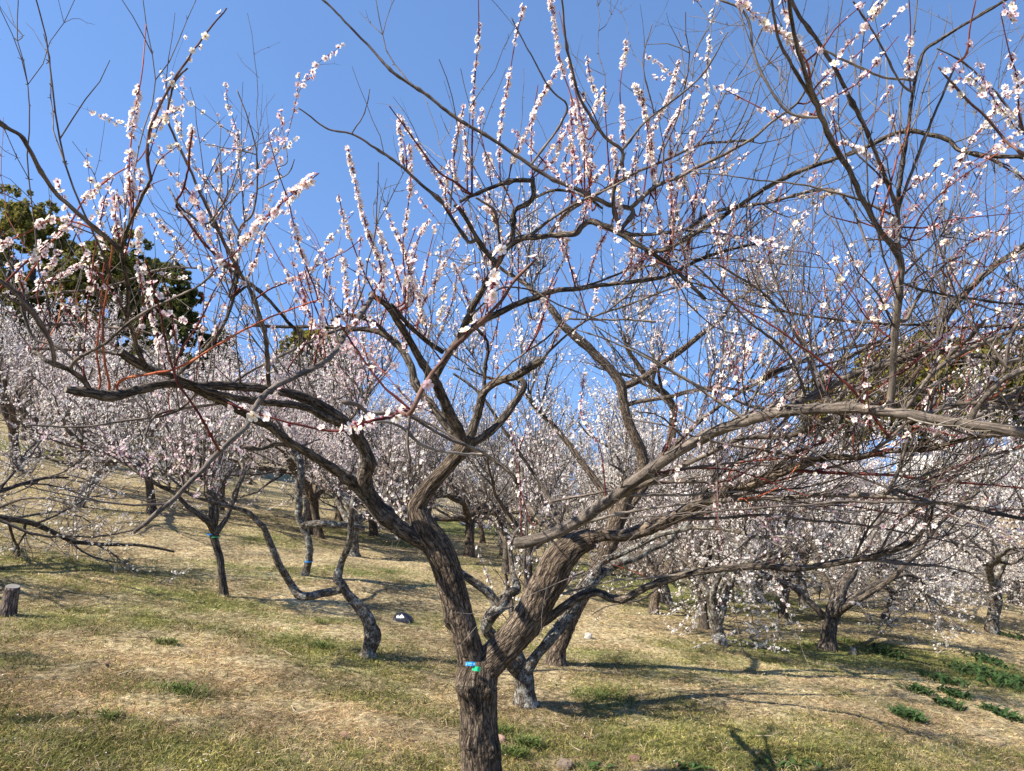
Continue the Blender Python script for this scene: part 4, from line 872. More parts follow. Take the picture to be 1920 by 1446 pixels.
def twig(p, d, L, r, gg, bl, depth=0):
    global cnt
    w4 = grow(p, d, L, r, n=max(4, int(L / .07)), bend=.13, up=.06 if depth else .10); cnt += 1
    gg.tube(w4[:, :3], w4[:, 3], 5 if r > .0018 else 4, cap=False)
    if bl > 0: bloom(w4, bl, 'pink' if rng.random() < .7 else ('rose' if rng.random() < .5 else 'white'), start=.1)
    if depth < 2:
        for _ in range(rng.poisson(L * (4.5 if depth == 0 else 3))):
            k = rng.integers(1, len(w4) - 1); t_ = unit(w4[k + 1, :3] - w4[k, :3]) if k + 1 < len(w4) else d
            s = unit(np.cross(t_, rng.normal(size=3)))
            twig(w4[k, :3], unit(t_ * .8 + s * .9 + np.array([0, 0, .1])), L * rng.uniform(.18, .5), r * .62, gg, bl * .8, depth + 1)
    # short spurs
    for _ in range(rng.poisson(L * 9)):
        k = rng.integers(0, len(w4) - 1); s = unit(rng.normal(size=3) + unit(w4[k + 1, :3] - w4[k, :3]) * .6)
        gg.tube(np.array([w4[k, :3], w4[k, :3] + s * .012]), [w4[k, 3] * .9, w4[k, 3] * .5], 4, cap=False)
for wi_, w4 in enumerate(EXT):
    L = np.linalg.norm(np.diff(w4[:, :3], axis=0), axis=1).sum(); rm = w4[:, 3].mean()
    px, py, dd = proj(w4[:, :3])
    for _ in range(rng.poisson(L * (7.0 if wi_ >= nweb0 else 15.0))):
        k = int(rng.uniform(.12, .98) * (len(w4) - 1)); x, y = px[k], py[k]
        if dd[k] < 2.3 and rng.random() < .7: continue
        right = x > 1150
        if not right and rng.random() < .62: continue
        if y < 240 and rng.random() < .5: continue
        if not right and y < 400 and rng.random() < .9: continue
        if right and y < 420 and rng.random() < .5: continue
        if dd[k] < 1.85 and not right: continue
        if 650 < x < 1180 and y > 850 and rng.random() < .85: continue
        t_ = unit(w4[min(k + 1, len(w4) - 1), :3] - w4[max(k - 1, 0), :3])
        s = unit(np.cross(t_, rng.normal(size=3)))
        if right: d = unit(t_ * .75 + s * .7 + np.array([.12, 0, .42]))
        else: d = unit(t_ * .3 + s * .6 + np.array([-.1, 0, .85]))
        if y > 900 : d = unit(t_ * 1.0 + s * .45 + np.array([.1, 0, .1]))
        Lt = rng.gamma(2.2, .21); Lt = min(Lt, 1.3)
        bl = 0
        q = rng.random()
        if q < (.15 if right else .2): bl = rng.uniform(20, 120)
        rr_ = min(w4[k, 3] * .55, rng.uniform(.0018, .0042))
        u = rng.random()
        gg = g_sh if (bl > 25 and u < .6) else (g_pl if u > .86 else (g_or if .8 < u < .83 else g_tw))
        twig(w4[k, :3], d, Lt, rr_, gg, bl)
print('free twigs', cnt)
for gg, mt, nm in ((g_tw, 'twig', 'twigs'), (g_sh, 'shoot', 'young_shoots'), (g_or, 'orange', 'orange_shoots'), (g_pl, 'pale', 'pale_twigs')):
    o = gg.obj(nm, M[mt], main); o['kind'] = 'stuff'

# assemble the blossoms: the hundred that show largest one by one, the rest as one part
def flat(lst):
    pos = np.concatenate([a[0] for a in lst]); nr = np.concatenate([a[1] for a in lst]); sz = np.concatenate([a[2] for a in lst])
    cols = np.concatenate([petal_cols(len(a[0]), a[3]) for a in lst]); bud = np.concatenate([a[4] for a in lst]); mx_ = np.concatenate([a[5] for a in lst])
    al = petal_cols(len(pos), 'cream'); cols[mx_] = al[mx_]
    return pos, nr, sz, cols, bud
pos, nr, sz, cols, bud = flat(FL)
fx, fy, fd = proj(pos)
print('main flowers', len(pos))
vis = (fx > 0) & (fx < 1920) & (fy > 0) & (fy < 1446) & ~bud
score = np.where(vis, sz / fd, 0); top = np.argsort(-score)[:100]; istop = np.zeros(len(pos), bool); istop[top] = True
hi = (fd < 2.1) & ~istop & ~bud; md = (fd >= 2.1) & ~istop & ~bud
g = Geo()
g.flowers(T_HI, pos[hi], nr[hi], sz[hi], cols[hi]); g.flowers(T_MD, pos[md], nr[md], sz[md], cols[md])
bc = bud_cols(int(bud.sum())); g.flowers(T_BUD, pos[bud] - nr[bud] * .004, nr[bud], sz[bud] * .62, bc)
o = g.obj('blossoms', M['petal'], main, smooth=False); o['kind'] = 'stuff'
protos = []
for st in ('pink', 'cream', 'rose', 'white', 'pink', 'pink'):
    gq = Geo(); gq.flowers(T_HI, np.zeros((1, 3)), np.array([[0, 0, 1.]]), np.array([1.0]), petal_cols(1, st)); protos.append(gq.mesh('blossom', M['petal'], False))
mi = main.matrix_world.inverted()
for k in top:
    o = bpy.data.objects.new('blossom', protos[rng.integers(len(protos))]); C.objects.link(o); o.parent = main
    o.location = mi @ Vector(pos[k]); qd = Vector(nr[k]).to_track_quat('Z', 'Y'); o.rotation_euler = qd.to_euler(); s = float(sz[k]); o.scale = (s, s, s)

# ------------------------------------------------------------------ orchard trees: a few grown trees, copied
STY = {}
def grow_plum(seed, trunk=None, H=3.6, spread=2.6, th=.8, tr=.078, style='pink', bl=28, trunk_mat='bark', limbs=None, dens=1.0, fsz=.0168, weep=0.0):
    """returns meshes (trunk, branches, blossoms) around the local origin"""
    global rng
    keep = rng; rng = np.random.default_rng(seed)
    gt, gb, gs = Geo(), Geo(), Geo(); fl = []
    ends = []
    if trunk is None:
        lean = rng.normal(0, .12, 2)
        pts = [[0, 0, -.15, tr * 1.9], [0, 0, .03, tr * 1.35], [lean[0] * .1, lean[1] * .1, th * .2, tr * 1.05], [lean[0] * .5 + rng.normal(0, .03), lean[1] * .5, th * .6, tr * .92], [lean[0], lean[1], th, tr * 1.0], [lean[0] * 1.1, lean[1] * 1.1, th + tr * .8, tr * .55]]
        w4, L = resample(catmull(np.array(pts), 6), .03); gt.tube(w4[:, :3], w4[:, 3], 20, disp=.2)
        nl = rng.integers(3, 6); a0 = rng.uniform(0, 6.28)
        for k in range(nl):
            a = a0 + k * 6.283 / nl + rng.normal(0, .25); el = rng.uniform(.55, 1.05)
            st = np.array([lean[0], lean[1], th - .05 + rng.uniform(-.15, .05)])
            ends.append((st, np.array([math.cos(a) * math.cos(el), math.sin(a) * math.cos(el), math.sin(el)]), tr * rng.uniform(.55, .75), spread * rng.uniform(.55, .85)))
    else:
        for pi_, poly in enumerate(trunk):
            poly = [list(a) for a in poly]
            if pi_ == 0: poly[0][3] *= 1.45; poly[1][3] *= 1.04
            w4, L = resample(catmull(np.array(poly, float), 7), .025); w4 = wobble(w4, .01, 7); gt.tube(w4[:, :3], w4[:, 3], 18, disp=.18)
            e = w4[-1, :3]; d = unit(w4[-1, :3] - w4[-6, :3])
            if poly[-1][3] > .012 and len(poly) > 2 and d[2] > -.1: ends.append((e - d * .02, unit(d + np.array([0, 0, .25])), w4[-1, 3], spread * rng.uniform(.45, .7)))
    sec = []
    for st, d, r, L in ends:
        n = 12; p = st.copy(); pts = [p.copy()]
        for i in range(n):
            d = unit(d + rng.normal(0, .17, 3) + np.array([0, 0, (-.05 if i < 6 else .05)]) + np.array([d[0], d[1], 0]) * .05)
            p = p + d * L / n; pts.append(p.copy())
        w4 = np.concatenate([np.array(pts), np.linspace(r, r * .3, n + 1)[:, None]], 1)
        w4, _ = resample(catmull(w4, 3), .05); gt.tube(w4[:, :3], w4[:, 3], 12, disp=.15)
        for k in range(int(9 * dens)):
            i = int(rng.uniform(.2, 1) * (len(w4) - 2)); t_ = unit(w4[i + 1, :3] - w4[i, :3]); s = unit(np.cross(t_, rng.normal(size=3)))
            dd = unit(t_ * .7 + s * .8 + np.array([0, 0, .35 - weep])); sec.append((w4[i, :3], dd, w4[i, 3] * .55, L * rng.uniform(.35, .8)))
    for st, d, r, L in sec:
        w4 = grow(st, d, L, max(r, .006), n=8, bend=.16, up=.05 - weep * .1); gb.tube(w4[:, :3], w4[:, 3], 6, cap=False)
        for k in range(int(14 * dens)):
            i = rng.integers(1, 8); t_ = unit(w4[i + 1, :3] - w4[i, :3]); s = unit(np.cross(t_, rng.normal(size=3)))
            dd = unit(t_ * .55 + s * .6 + np.array([0, 0, .55 - weep])); LL = rng.uniform(.2, .85)
            tw = grow(w4[i, :3], dd, LL, .0045, n=5, bend=.15, up=.12 - weep * .2); gb.tube(tw[:, :3], tw[:, 3], 4, cap=False)
            if rng.random() < .8: bloom(tw, 1.7 * bl * rng.uniform(.4, 1.5), style, start=.05, size=fsz, sink=fl)
            for q in range(rng.integers(1, 4)):
                i2 = rng.integers(1, 5); s = unit(rng.normal(size=3) + np.array([0, 0, .5 - weep]))
                t2 = grow(tw[i2, :3], s, LL * .5, .003, n=3, bend=.15); gb.tube(t2[:, :3], t2[:, 3], 3, cap=False)
                if rng.random() < .8: bloom(t2, 1.7 * bl * rng.uniform(.4, 1.5), style, start=.05, size=fsz, sink=fl)
    pos, nr, sz, cols, bud = flat(fl); pk = rng.random(len(pos)) < .35; cols[pk] = petal_cols(int(pk.sum()), 'white'); cols[:, 1] = cols[:, 0] * .75 + cols[:, 1] * .25; cols[:, 2] = np.array([.36, .16, .13])
    gf = Geo(); gf.flowers(T_LO, pos[~bud], nr[~bud], sz[~bud], cols[~bud]); gf.flowers(T_BUD, pos[bud], nr[bud], sz[bud] * .5, bud_cols(int(bud.sum())))
    out = (gt.mesh('trunk', M[trunk_mat]), gb.mesh('branches', M['bgbranch']), gf.mesh('blossoms', M['petal'], False))
    print('plum', seed, 'flowers', len(pos), 'ends', len(ends), 'zmax', max([a[:, 2].max() for a in gb.v]))
    rng = keep
    return out
def place_plum(meshes, loc, rz, s, label, group=None):
    o = bpy.data.objects.new('plum_tree', None); C.objects.link(o); o.location = loc; o.rotation_euler = (0, 0, rz); o.scale = (s, s, s)
    o['label'] = label; o['category'] = 'tree'
    if group: o['group'] = group
    for nm, me in zip(('trunk', 'branches', 'blossoms'), meshes):
        c = bpy.data.objects.new(nm, me); C.objects.link(c); c.parent = o
        if nm != 'trunk': c['kind'] = 'stuff'
    return o
VAR = {
 'pinkA': grow_plum(11, style='pink', bl=28), 'pinkB': grow_plum(12, style='pink', bl=24, th=.9), 'pinkC': grow_plum(13, style='pink', bl=26, H=4, spread=3.0, trunk_mat='wall_bark'),
 'whiteA': grow_plum(21, style='white', bl=34, trunk_mat='wall_bark'), 'whiteB': grow_plum(22, style='white', bl=44, th=.6, spread=3.3, dens=1.15, weep=.22, trunk_mat='limb'),
 'lowA': grow_plum(33, style='white', bl=13, weep=.42, spread=3.6, th=.5, trunk_mat='limb'),
 'bareA': grow_plum(31, style='white', bl=9, spread=3.0, trunk_mat='limb'), 'bareB': grow_plum(32, style='pink', bl=13, th=.7, spread=2.8, trunk_mat='bark'),
}
def traced(base_px, polys, seed, label, group, **kw):
    """trunk traced at the depth of its foot; polys in (px, py, r px, depth offset)"""
    q = hit(*base_px); d = proj(q)[2]
    pl = []
    for poly in polys:
        pl.append([list(P(a, b_, d + (e[0] if e else 0)) - q) + [r * d / F] for a, b_, r, *e in poly])
    me = grow_plum(seed, trunk=pl, **kw)
    return place_plum(me, q, 0, 1, label, group), q
GRP = 'plum trees standing in the orchard behind the big one'
traced((687, 1232), [[(687, 1240, 15), (692, 1215, 12), (697, 1190, 12), (690, 1160, 12), (672, 1135, 11), (652, 1115, 9), (642, 1095, 8), (632, 1080, 9), (640, 1055, 6), (655, 1020, 6, -.1), (660, 960, 6, -.2), (665, 925, 5, -.2)],
      [(640, 1105, 8), (610, 1112, 8), (580, 1118, 8), (560, 1115, 8), (545, 1095, 7), (525, 1060, 6.5, -.1), (510, 1025, 6, -.15), (492, 985, 5, -.2)],
      [(690, 1165, 8), (705, 1190, 10), (695, 1220, 10)]], 41,
       'small plum tree with crooked S-shaped lichened trunk and a low sideways limb', GRP, spread=1.7, style='rose', bl=26, trunk_mat='wall_bark', dens=.7)
traced((420, 1118), [[(420, 1125, 7), (418, 1090, 6.5), (413, 1050, 6.5), (403, 1010, 7), (400, 990, 7)], [(402, 1005, 6), (420, 975, 5, .1), (440, 930, 5, .3)], [(402, 1000, 5), (385, 975, 5, -.2), (350, 950, 4, -.3)], [(402, 1000, 5), (405, 960, 5, 0), (400, 920, 5, .1)]], 42,
       'slender straight young plum tree with tape round its trunk, white blossom', GRP, spread=2.0, style='white', bl=22, trunk_mat='limb', dens=.75)
traced((570, 1080), [[(568, 1088, 7), (575, 1065, 6.5), (582, 1035, 7), (578, 1010, 6), (565, 985, 6), (560, 950, 7), (563, 905, 7)], [(565, 985, 6), (600, 982, 7), (640, 985, 6), (680, 990, 5, .3)]], 43,
       'twisted thin plum tree with a blue tag, pink blossom, left of the big tree', GRP, spread=1.9, style='rose', bl=40, trunk_mat='wall_bark', dens=.8)
traced((660, 1042), [[(660, 1050, 13), (661, 1020, 10), (664, 990, 9), (660, 960, 9)], [(662, 990, 7), (690, 960, 6, .2), (720, 930, 5, .4)], [(662, 990, 7), (640, 950, 6, .2), (620, 900, 5, .3)]], 44,
       'grey-barked plum tree with a straight flared trunk higher on the slope', GRP, spread=2.4, style='pink', bl=32, trunk_mat='wall_bark')
traced((982, 1322), [[(984, 1335, 21), (984, 1300, 19), (982, 1270, 19), (978, 1245, 15)],
      [(985, 1260, 13), (1010, 1225, 9), (1035, 1195, 10), (1060, 1165, 12, .1), (1085, 1120, 14, .2), (1110, 1085, 14, .3), (1140, 1065, 10, .4), (1200, 1040, 8, .5), (1260, 1010, 6, .6)],
      [(970, 1260, 13, 0), (940, 1225, 10, -.2), (922, 1195, 10, -.3), (910, 1175, 10, -.35), (925, 1150, 11, -.4), (938, 1138, 11, -.4), (955, 1115, 9, -.35), (968, 1105, 8, -.3), (960, 1070, 5, .1), (955, 1020, 4, .2)],
      [(936, 1138, 9, -.4), (915, 1115, 8, -.4), (890, 1095, 7, -.4), (866, 1078, 6, -.4)],
      [(1110, 1088, 10, .3), (1130, 1050, 7, .3), (1160, 1040, 6, .2), (1230, 1005, 5, .1), (1300, 985, 5, 0)]], 45,
       'plum tree right behind the big trunk, low fork with white lichen on bent limbs', GRP, spread=1.5, style='pink', bl=14, trunk_mat='wall_bark', dens=.6)
traced((1042, 1245), [[(1042, 1255, 18), (1045, 1220, 15), (1058, 1190, 15), (1075, 1150, 14), (1100, 1100, 14), (1135, 1040, 16), (1158, 975, 16), (1178, 925, 12), (1205, 880, 10), (1202, 845, 10), (1182, 800, 9), (1170, 755, 9), (1166, 722, 10), (1140, 688, 8), (1107, 655, 8), (1080, 632, 8), (1054, 609, 7)],
      [(1166, 725, 8), (1200, 712, 6, 0), (1260, 668, 6, .1), (1300, 640, 5, .1), (1360, 590, 4, .2)], [(1160, 975, 10), (1215, 900, 8, .3), (1255, 830, 8, .4), (1263, 760, 8, .4)], [(1160, 985, 9), (1130, 920, 7, .2), (1080, 850, 6, .3), (1040, 800, 5, .4)],
      [(1170, 760, 5), (1210, 750, 4), (1270, 740, 4, -.1)]], 46,
       'tall brown plum tree leaning right with a sawn-off upper limb, behind the big tree', GRP, spread=1.9, style='pink', bl=16, trunk_mat='bark', dens=.8)
traced((1348, 1208), [[(1350, 1218, 12), (1347, 1190, 11), (1340, 1160, 11), (1335, 1130, 9), (1325, 1105, 8), (1310, 1085, 6, .2)], [(1345, 1170, 9), (1355, 1130, 9), (1368, 1095, 8), (1375, 1060, 6)], [(1340, 1150, 7), (1338, 1110, 6, -.1), (1350, 1080, 5, -.2)]], 47,
       'plum tree with whitish lichen-covered fork on the lower right slope', GRP, spread=1.9, style='pink', bl=20, trunk_mat='wall_bark', dens=.8)
traced((1552, 1218), [[(1552, 1230, 17), (1552, 1200, 14), (1555, 1170, 15), (1560, 1155, 14)], [(1556, 1165, 9), (1580, 1140, 8), (1610, 1115, 7, .1), (1650, 1090, 5, .2)], [(1554, 1165, 7), (1525, 1135, 6), (1485, 1100, 5, .1), (1440, 1080, 4, 0)], [(1556, 1165, 8), (1560, 1120, 6, .3), (1540, 1070, 5, .5)], [(1558, 1160, 6), (1600, 1130, 5, -.5), (1680, 1080, 4, -.9)]], 48,
       'low spreading white plum tree with short stout trunk on the right', GRP, spread=2.9, style='white', bl=36, trunk_mat='limb', dens=1.15, weep=.25)
# the others, by the place of their foot
PL = [
 ((-190, 1070), 'lowA', .9, 'wide white plum tree whose twigs reach in over the slope at the left edge'),
 ((60, 838), 'pinkC', .8, 'plum tree standing high on the dry hillside near the left edge'),
 ((148, 862), 'whiteA', .8, 'plum tree on the bare dry hillside, second from the left edge'),
 ((315, 862), 'pinkA', .9, 'pink plum tree at the brow of the dry hillside'),
 ((948, 1075), 'bareA', .85, 'plum tree with forked grey trunk on green grass, left of centre background'),
 ((905, 1018), 'bareB', .95, 'plum tree with thin stem beside a dark sheet on the grass'),
 ((990, 1110), 'bareA', .9, 'thin-trunked plum tree seen between the big tree\'s two forks'),
 ((1225, 1150), 'bareB', .9, 'plum tree with few flowers behind the lower right limb'),
 ((1320, 1178), 'bareA', .8, 'dark-trunked plum tree just behind the whitish forked one'),
 ((1423, 1130), 'whiteA', .8, 'plum tree with slim pale leaning trunk on the right slope'),
 ((1467, 1160), 'pinkA', .85, 'plum tree with straight pinkish-brown trunk on the right slope'),
 ((1660, 1160), 'whiteB', .8, 'plum tree with slim white-lichened trunk beyond the low spreading one'),
 ((1745, 1148), 'whiteB', .95, 'white-flowering plum tree with a short double trunk near the right edge'),
 ((2010, 1175), 'whiteB', 1.0, 'white plum tree whose flowering boughs fill the right edge'),
 ((1850, 1110), 'whiteB', .95, 'white plum tree before the slatted wooden fence'),
]
MAIN_GROUP = []
for k, (bp_, v, s, lab) in enumerate(PL):
    place_plum(VAR[v], hit(*bp_), rng.uniform(0, 6.28), s, lab, GRP)
# trees off to the left of the frame; their shade falls across the foreground
for k, (x, y, v, s) in enumerate(((-6.2, 2.2, 'pinkA', 1.15), (-5.6, -1.6, 'pinkB', 1.1))):
    o = place_plum(VAR[v], (x, y, float(gz(x, y))), rng.uniform(0, 6.28), s, 'plum tree just outside the frame beside the camera', 'plum trees outside the frame')
far = [(-3.9, 16.2, 'pinkA'), (-5.8, 19.5, 'whiteA'), (-4.4, 21.5, 'pinkB'), (2.2, 13.2, 'whiteA'), (5.2, 14.5, 'whiteA'), (3.4, 20.5, 'whiteB'), (6.0, 26, 'whiteB'), (2.4, 29, 'whiteA'), (8, 34, 'whiteA'), (3.5, 36, 'whiteB'), (12.5, 33, 'whiteB'), (17, 31, 'whiteB'), (-.5, 36, 'whiteA'), (8.8, 14.2, 'whiteA'), (6.2, 20, 'whiteA'),
       (-5.0, 16.5, 'pinkA'), (-8.2, 15.2, 'pinkB'), (-9, 15, 'pinkC'), (-12.5, 18, 'pinkA'), (-6.5, 17.5, 'pinkA'), (-3.4, 18.5, 'bareB'), (-9.5, 21, 'pinkB'), (-15, 22, 'pinkB'), (-18, 26, 'pinkA'), (-13, 26, 'pinkC'), (-7, 24, 'pinkC'), (-3, 24, 'pinkA'), (-20, 31, 'pinkA'),
       (.6, 19, 'bareA'), (2.6, 16, 'whiteA'), (1.0, 25, 'whiteA'), (4.6, 18.5, 'whiteA'), (4.5, 24, 'whiteB'), (7.4, 17, 'pinkA'), (7.5, 22, 'whiteB'), (9.5, 20, 'whiteB'), (11.5, 16.5, 'whiteB'), (13, 21, 'whiteB'),
       (-11, 31, 'pinkA'), (-5, 31, 'pinkB'), (0, 31, 'whiteA'), (5, 30, 'whiteA'), (10, 28, 'whiteB'), (-16, 34, 'pinkC'), (16, 26, 'whiteB'), (14.5, 16, 'whiteB'), (-24, 33, 'pinkB'), (-.6, 15.5, 'bareB')]
for x, y, v in far:
    x += rng.normal(0, .4); y += rng.normal(0, .4)
    sid = 'pink' if 'pink' in v else 'white'
    lab = {'pink': 'distant pink plum tree in the thick of the blossom on the hillside', 'white': 'distant white plum tree in the thick of the blossom down the slope'}[sid] if 'bare' not in v else 'distant plum tree with thin bloom among the blossom'
    place_plum(VAR[v], (x, y, float(gz(x, y)) - .02), rng.uniform(0, 6.28), rng.uniform(1.2, 1.55) if y > 16 else rng.uniform(1.05, 1.3), lab, {'pink': 'distant pink plum trees', 'white': 'distant white plum trees'}[sid] if 'bare' not in v else 'distant thinly blooming plum trees')

# ------------------------------------------------------------------ evergreens beyond
M['green_bark'] = plain('evergreen_bark', (.09, .07, .05), .95, col2=(.05, .04, .03), scale=8, bump=.03)
def evergreen(name, label, group, px, ytop, half_px, ybot, d, n=45000, tone=(.085, .095, .020), leaf=.11, seed=1, squash=1.0, dark=0):
    global rng
    keep = rng; rng = np.random.default_rng(seed)
    c = P(px, (ytop + ybot) / 2, d); rx = half_px * d / F; rz = (ybot - ytop) / 2 * d / F
    zb = float(gz(c[0], c[1]))
    o = thing(name, label, 'tree', (c[0], c[1], zb), group)
    g = Geo(); H = c[2] - zb
    w4, _ = resample(catmull(np.array([[c[0], c[1], zb - .3, .38], [c[0] + .2, c[1], zb + H * .4, .3], [c[0] - .1, c[1], zb + H, .2], [c[0], c[1], c[2] + rz * .6, .06]]), 6), .25); g.tube(w4[:, :3], w4[:, 3], 10, disp=.15)
    for k in range(14):
        a = rng.uniform(0, 6.28); h = rng.uniform(.35, .95); p = np.array([c[0], c[1], zb + H * h])
        e = c + np.array([math.cos(a) * rx * .75, math.sin(a) * rx * .75, rz * rng.uniform(-.5, .7)])
        w4, _ = resample(catmull(np.array([list(p) + [.13], list((p + e) / 2 + np.array([0, 0, -.2])) + [.08], list(e) + [.02]]), 5), .3); g.tube(w4[:, :3], w4[:, 3], 7)
    g.obj('trunk', M['green_bark'], o)
    # crown lobes
    nl = 46; u = unit(rng.normal(size=(nl, 3))); rad = rng.uniform(.45, .95, nl) ** .6
    lc = c + u * rad[:, None] * np.array([rx, rx * .9, rz]) * .85; lr = rng.uniform(.20, .38, nl) * min(rx, rz)
    ns_ = nl * 34; sl = rng.integers(0, nl, ns_); sv = unit(rng.normal(size=(ns_, 3)) + np.array([0, 0, .3]))
    sc_ = lc[sl] + sv * (lr[sl] * rng.uniform(.7, 1.1, ns_))[:, None] * np.array([1.15, 1.15, .85]); sr = rng.uniform(.10, .24, ns_) * lr[sl]
    wq = rng.integers(0, ns_, n); which = sl[wq]; v = unit(rng.normal(size=(n, 3)) + .5 * sv[wq] + np.array([0, 0, .2]))
    p = sc_[wq] + v * (sr[wq] * rng.uniform(.3, 1.15, n))[:, None]
    nrm = unit(v + rng.normal(0, .6, (n, 3))); a = unit(np.cross(nrm, rng.normal(size=(n, 3)))); b_ = np.cross(nrm, a)
    s = leaf * rng.uniform(.6, 1.4, n)[:, None]
    V = np.stack([p - a * s, p - b_ * s * .45, p + a * s, p + b_ * s * .45], 1).reshape(-1, 3)
    hue = rng.random((n, 1)); lobe = rng.uniform(.75, 1.3, nl)[which][:, None]
    col = (np.array(tone) * (.55 + .9 * hue) + np.array([.05, .04, .0]) * (rng.random((n, 1)) < .2)) * lobe
    g = Geo(); g.add(V, np.arange(4 * n), np.full(n, 4), pc=np.repeat(col, 4, 0)); g.obj('crown', M['leaf'], o, smooth=False)
    rng = keep
    return o
EG = 'evergreens on the hill behind the orchard'
evergreen('evergreen_tree', 'tallest olive-green evergreen on the hill at the left edge', EG, 60, 328, 130, 800, 40, seed=61, leaf=.12, n=95000, tone=(.17, .15, .035))
evergreen('evergreen_tree', 'second dense evergreen stepping down the hill on the left', EG, 215, 405, 105, 790, 38, seed=62, leaf=.115, n=80000, tone=(.14, .135, .033))
evergreen('evergreen_tree', 'dark evergreen lowest on the left hill, sky at its right', EG, 315, 470, 62, 800, 36, seed=63, leaf=.11, n=50000, tone=(.09, .10, .03))
evergreen('evergreen_tree', 'dark low evergreen behind the left blossom', EG, 405, 600, 42, 780, 38, seed=64, leaf=.13, n=26000, tone=(.06, .075, .025))
evergreen('evergreen_tree', 'small yellow-green evergreen beyond the limbs left of centre', EG, 590, 610, 75, 760, 40, seed=65, leaf=.14, n=30000, tone=(.19, .17, .04))
ER = 'evergreens behind the orchard on the right'
evergreen('evergreen_tree', 'yellow-green bushy evergreen behind the tangle of twigs right of centre', ER, 1590, 690, 90, 850, 34, seed=66, leaf=.12, n=40000, tone=(.20, .175, .04))
evergreen('evergreen_tree', 'broad olive evergreen behind the right-hand limbs', ER, 1740, 615, 120, 850, 36, seed=67, leaf=.13, n=55000, tone=(.20, .175, .04))
evergreen('evergreen_tree', 'olive evergreen reaching the right edge of the view', ER, 1900, 595, 120, 860, 34, seed=68, leaf=.13, n=55000, tone=(.19, .17, .04))
evergreen('evergreen_bush', 'dark shaded evergreen shrub above the slatted fence at the right', ER, 1890, 850, 60, 955, 22, seed=69, leaf=.07, n=26000, tone=(.06, .075, .025))
evergreen('evergreen_bush', 'low dark hedge at the foot of the white building', ER, 1850, 930, 110, 1100, 26, seed=71, leaf=.08, n=40000, tone=(.06, .075, .022))
evergreen('evergreen_bush', 'low green shrub beneath the white building', ER, 1780, 865, 60, 960, 25, seed=70, leaf=.08, n=24000, tone=(.06, .08, .02))

# ------------------------------------------------------------------ white building and the slatted fence at the right
def boxes(g, lst, pc=None):
    for (x0, x1, y0, y1, z0, z1) in lst:
        v = np.array([[x, y, z] for z in (z0, z1) for y in (y0, y1) for x in (x0, x1)], float)
        f = [0, 2, 3, 1, 4, 5, 7, 6, 0, 1, 5, 4, 2, 6, 7, 3, 0, 4, 6, 2, 1, 3, 7, 5]
        g.add(v, f, [4] * 6)
M['white_wall'] = plain('white_render', (.62, .61, .58), .8, col2=(.55, .54, .51), scale=3)
M['roof'] = plain('grey_roof', (.16, .16, .17), .7, scale=6)
M['glass'] = plain('dark_glass', (.03, .04, .05), .15)
c = P(1830, 880, 29); zb = float(gz(c[0], c[1]))
bo = thing('building', 'low white building glimpsed through the trees at the right', 'building', (c[0], c[1], zb))
zt = P(1830, 842, 29)[2]
g = Geo(); boxes(g, [(c[0] - 1.6, c[0] + 2.2, c[1], c[1] + 3, zb - .5, zt)]); g.obj('wall', M['white_wall'], bo, smooth=False)
g = Geo(); boxes(g, [(c[0] - 1.8, c[0] + 2.4, c[1] - .2, c[1] + 3.2, zt + .003, zt + .14)]); g.obj('roof', M['roof'], bo, smooth=False)
for dx in (-.6, 1.2):
    g = Geo(); boxes(g, [(c[0] + dx - .45, c[0] + dx + .45, c[1] - .03, c[1] + .05, zt - 1.6, zt - .7)]); g.obj('window', M['glass'], bo, smooth=False)
M['slat'] = plain('weathered_slats', (.42, .30, .17), .8, col2=(.28, .20, .12), scale=14)
M['post'] = plain('dark_post', (.12, .085, .06), .85, scale=14)
c = P(1905, 1000, 13.0); zb = float(gz(c[0], c[1]))
fo = thing('slatted_fence', 'brown slatted wooden fence at the right edge behind white blossom', 'fence', (c[0], c[1], zb))
z0 = P(1905, 1018, 13.0)[2]; z1 = P(1905, 975, 13.0)[2]
for k in range(5):
    z = z0 + (z1 - z0) * k / 4
    g = Geo(); boxes(g, [(c[0] - .30, c[0] + 1.6, c[1] - .03, c[1] - .002, z - .035, z + .035)]); g.obj('slat', M['slat'], fo, smooth=False)
for dx in (.22, 1.5):
    g = Geo(); boxes(g, [(c[0] + dx - .06, c[0] + dx + .06, c[1], c[1] + .1, zb - .2, z1 + .04)]); g.obj('post', M['post'], fo, smooth=False)

# ------------------------------------------------------------------ small things on the ground
M['log'] = bark('stump_bark', (.06, .045, .04), (.19, .15, .135), (.36, .32, .30), .25, 1.2)
M['cut'] = plain('sawn_wood', (.20, .18, .16), .9, scale=30)
q = hit(18, 1155); d = proj(q)[2]
so = thing('tree_stump', 'short grey sawn tree stump leaning on the grass at the left edge', 'stump', tuple(q))
pts = np.array([list(P(14, 1168, d)) + [17 * d / F], list(P(15, 1150, d)) + [15 * d / F], list(P(19, 1125, d)) + [13.5 * d / F], list(P(24, 1100, d)) + [13 * d / F]])
w4, _ = resample(catmull(pts, 6), .015); g = Geo(); g.tube(w4[:, :3], w4[:, 3], 26, disp=.16); g.obj('bark', M['log'], so)
e = w4[-1, :3]; dr = unit(w4[-1, :3] - w4[-3, :3]); g = Geo(); g.tube(np.array([e - dr * .01, e + dr * .004]), [w4[-1, 3] * .9] * 2, 20); g.obj('cut_face', M['cut'], so, smooth=False)

